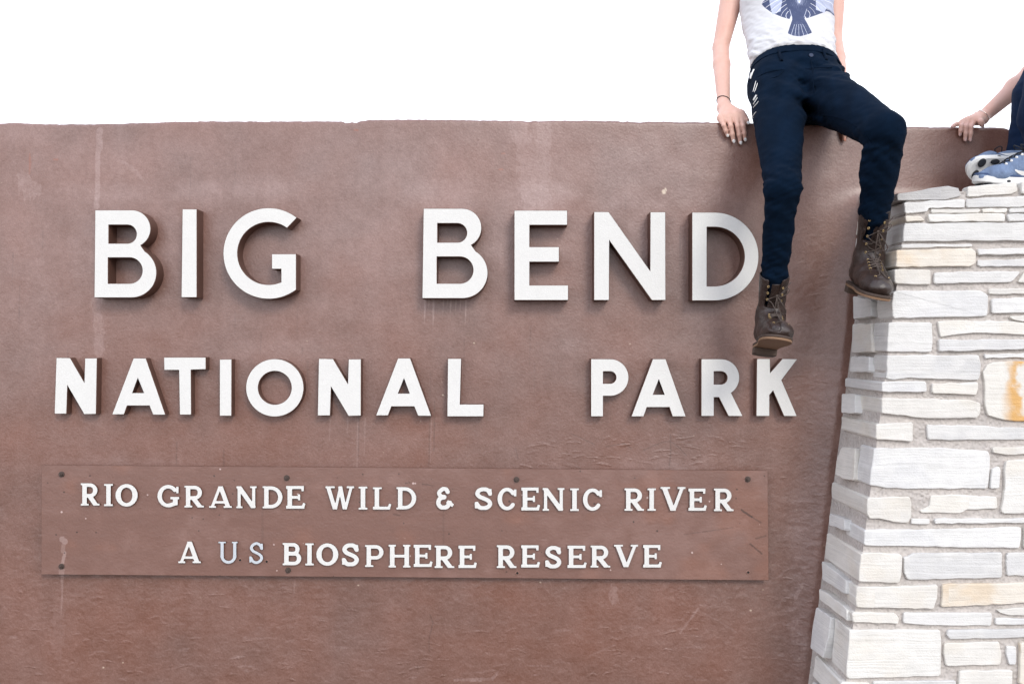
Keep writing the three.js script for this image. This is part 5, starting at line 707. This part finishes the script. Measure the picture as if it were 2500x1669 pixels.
    // midsole: outline lofted, toe spring
    const half = [[-0.076, 0.0], [-0.073, 0.02], [-0.058, 0.033], [-0.02, 0.034], [0.03, 0.036], [0.08, 0.043], [0.12, 0.045], [0.155, 0.039], [0.178, 0.026], [0.19, 0.0]], cv = new THREE.SplineCurve([...half.map(([z, x]) => new THREE.Vector2(x, z)), ...half.slice(1, -1).reverse().map(([z, x]) => new THREE.Vector2(-x, z)), new THREE.Vector2(0, -0.076)]).getPoints(64);
    const slab = (yb, yt, g1, spring) => { const N = 64, ps = [], ix = [], ring = [[yb, g1 * 0.93], [yb + 0.004, g1], [yt - 0.003, g1 * 0.99], [yt, g1 * 0.95]]; for (const [y, s2] of ring) for (let k = 0; k < N; k++) { const p = cv[k], sp = spring * Math.pow(clamp((p.y - 0.08) / 0.11), 2); ps.push(q(p.x * s2, y + sp, p.y * (s2 * 0.5 + 0.5))); } for (const r of [0, 3]) ps.push(q(0, ring[r][0] + spring * 0.05, 0.05)); const P3 = []; ps.forEach((p) => P3.push(p.x, p.y, p.z)); for (let r = 0; r < 3; r++) for (let k = 0; k < N; k++) { const a = r * N + k, b = r * N + (k + 1) % N; ix.push(a, a + N, b, b, a + N, b + N); } for (let k = 0; k < N; k++) { ix.push(4 * N, k, (k + 1) % N, 4 * N + 1, 3 * N + (k + 1) % N, 3 * N + k); } const e = new THREE.BufferGeometry(); e.setAttribute('position', new THREE.Float32BufferAttribute(P3, 3)); e.setIndex(ix); const r = e.toNonIndexed(); r.computeVertexNormals(); return r; };
    mesh('midsole', slab(-0.081, -0.060, 1.015, 0.012), foam, g); mesh('foxing', slab(-0.0615, -0.054, 0.985, 0.012), trim, g);
    // dark rubber pods under the sole and along its edge
    const pod = new THREE.SphereGeometry(1, 14, 8), place = (x, y, z, a, b, c2, mat = rubber, name = 'rubber_pod') => { const m = mesh(name, pod, mat, g); m.matrix.makeBasis(lat.clone().multiplyScalar(a), n.clone().multiplyScalar(b), f.clone().multiplyScalar(c2)); m.matrix.setPosition(q(x, y, z)); m.matrix.decompose(m.position, m.quaternion, m.scale); };
    for (const [x, z, a, c2] of [[0.022, 0.16, 0.014, 0.012], [-0.016, 0.165, 0.015, 0.010], [-0.028, 0.135, 0.010, 0.010], [0.03, 0.125, 0.009, 0.014], [0.002, 0.135, 0.010, 0.008], [-0.024, 0.10, 0.012, 0.009], [0.018, 0.09, 0.012, 0.010], [0.0, 0.055, 0.010, 0.012], [0.02, -0.03, 0.010, 0.02], [-0.02, -0.03, 0.010, 0.02]]) place(x, -0.0805 + 0.012 * Math.pow(clamp((z - 0.08) / 0.11), 2), z, a, 0.003, c2);
    for (const s of [-1, 1]) for (const [z, w] of [[0.15, 0.036], [0.115, 0.0435], [0.04, 0.036], [-0.03, 0.0335]]) place(s * w * 1.01, -0.072 + 0.012 * Math.pow(clamp((z - 0.08) / 0.11), 2), z, 0.003, 0.0045, 0.007);
    // lacing and the curved side flash
    const onto = (o, d, lift) => { const p = o.clone().addScaledVector(d, 0.1); for (let i = 0; i < 50; i++) { const v = up(p.x, p.y, p.z) - lift; if (v < 0.0002) break; p.addScaledVector(d, -v * 0.8); } return p; };
    const dir = n.clone().addScaledVector(f, 0.45).normalize(), tubes = [], white = [];
    for (let k = 0; k < 5; k++) { const z0 = 0.105 - k * 0.019, z1 = z0 - 0.016; for (const s of [-1, 1]) tubes.push(new THREE.TubeGeometry(new THREE.CatmullRomCurve3([0, 0.33, 0.66, 1].map((t) => onto(q(lerp(-0.018, 0.018, t) * s, -0.03, lerp(z0, z1, t)), dir, 0.0015))), 10, 0.0018, 5)); for (const s of [-1, 1]) white.push(new THREE.SphereGeometry(0.0042, 8, 6).translate(...onto(q(s * 0.021, -0.03, z0), dir, 0).toArray())); }
    const kn = onto(q(0.006, -0.02, 0.03), dir, 0.004); for (const [a, b, c2] of [[0.03, 0.012, 0.02], [-0.028, 0.014, 0.022]]) tubes.push(new THREE.TubeGeometry(new THREE.CatmullRomCurve3([kn, kn.clone().addScaledVector(lat, a * 0.5).addScaledVector(n, b).addScaledVector(f, c2), kn.clone().addScaledVector(lat, a).addScaledVector(n, b * 0.4).addScaledVector(f, c2 * 0.4), kn]), 14, 0.0018, 5));
    mesh('lace', mergeGeometries(tubes.map((t) => stuffless(t.toNonIndexed()))), laceDark, g); mesh('lace_guide', mergeGeometries(white.map((t) => stuffless(t.toNonIndexed()))), foam, g);
    for (const s of [-1, 1]) { const path = [[0.012, 0.072, 0.0], [-0.01, 0.092, 0.0], [-0.016, 0.075, 0], [-0.008, 0.045, 0], [0.004, 0.015, 0], [0.014, -0.03, 0]], pts = []; const sd = lat.clone().multiplyScalar(s), top = [], bot = []; for (let k = 0; k <= 14; k++) { const t = k / 14, z = lerp(0.095, -0.04, t), yc = -0.052 + 0.02 * Math.pow(t, 1.6) + 0.012 * Math.pow(Math.max(0, 0.25 - t) / 0.25, 2), w = 0.0085 * Math.sin(Math.min(1, t * 2.6 + 0.12) * 1.57) * (1 - t) + 0.0006; const p1 = onto(q(0, yc + w, z), sd, 0.0009), p2 = onto(q(0, yc - w, z), sd, 0.0009); pts.push(p1, p2); } const arr = []; for (let k = 0; k < 14; k++) { const a = pts[2 * k], b = pts[2 * k + 1], c3 = pts[2 * k + 2], d = pts[2 * k + 3]; for (const w of s > 0 ? [a, b, c3, b, d, c3] : [a, c3, b, b, c3, d]) arr.push(w.x, w.y, w.z); } const e = new THREE.BufferGeometry(); e.setAttribute('position', new THREE.Float32BufferAttribute(arr, 3)); e.computeVertexNormals(); mesh('side_flash', e, foam, g); }
  }
  shoe(ank, V(-1, -0.02, 0.06), V(0, 1, 0.05));
  shoe(ank2, V(-1, 0.05, 0.12), V(0.15, 0.55, -0.80));
}

renderer.render(scene, camera);
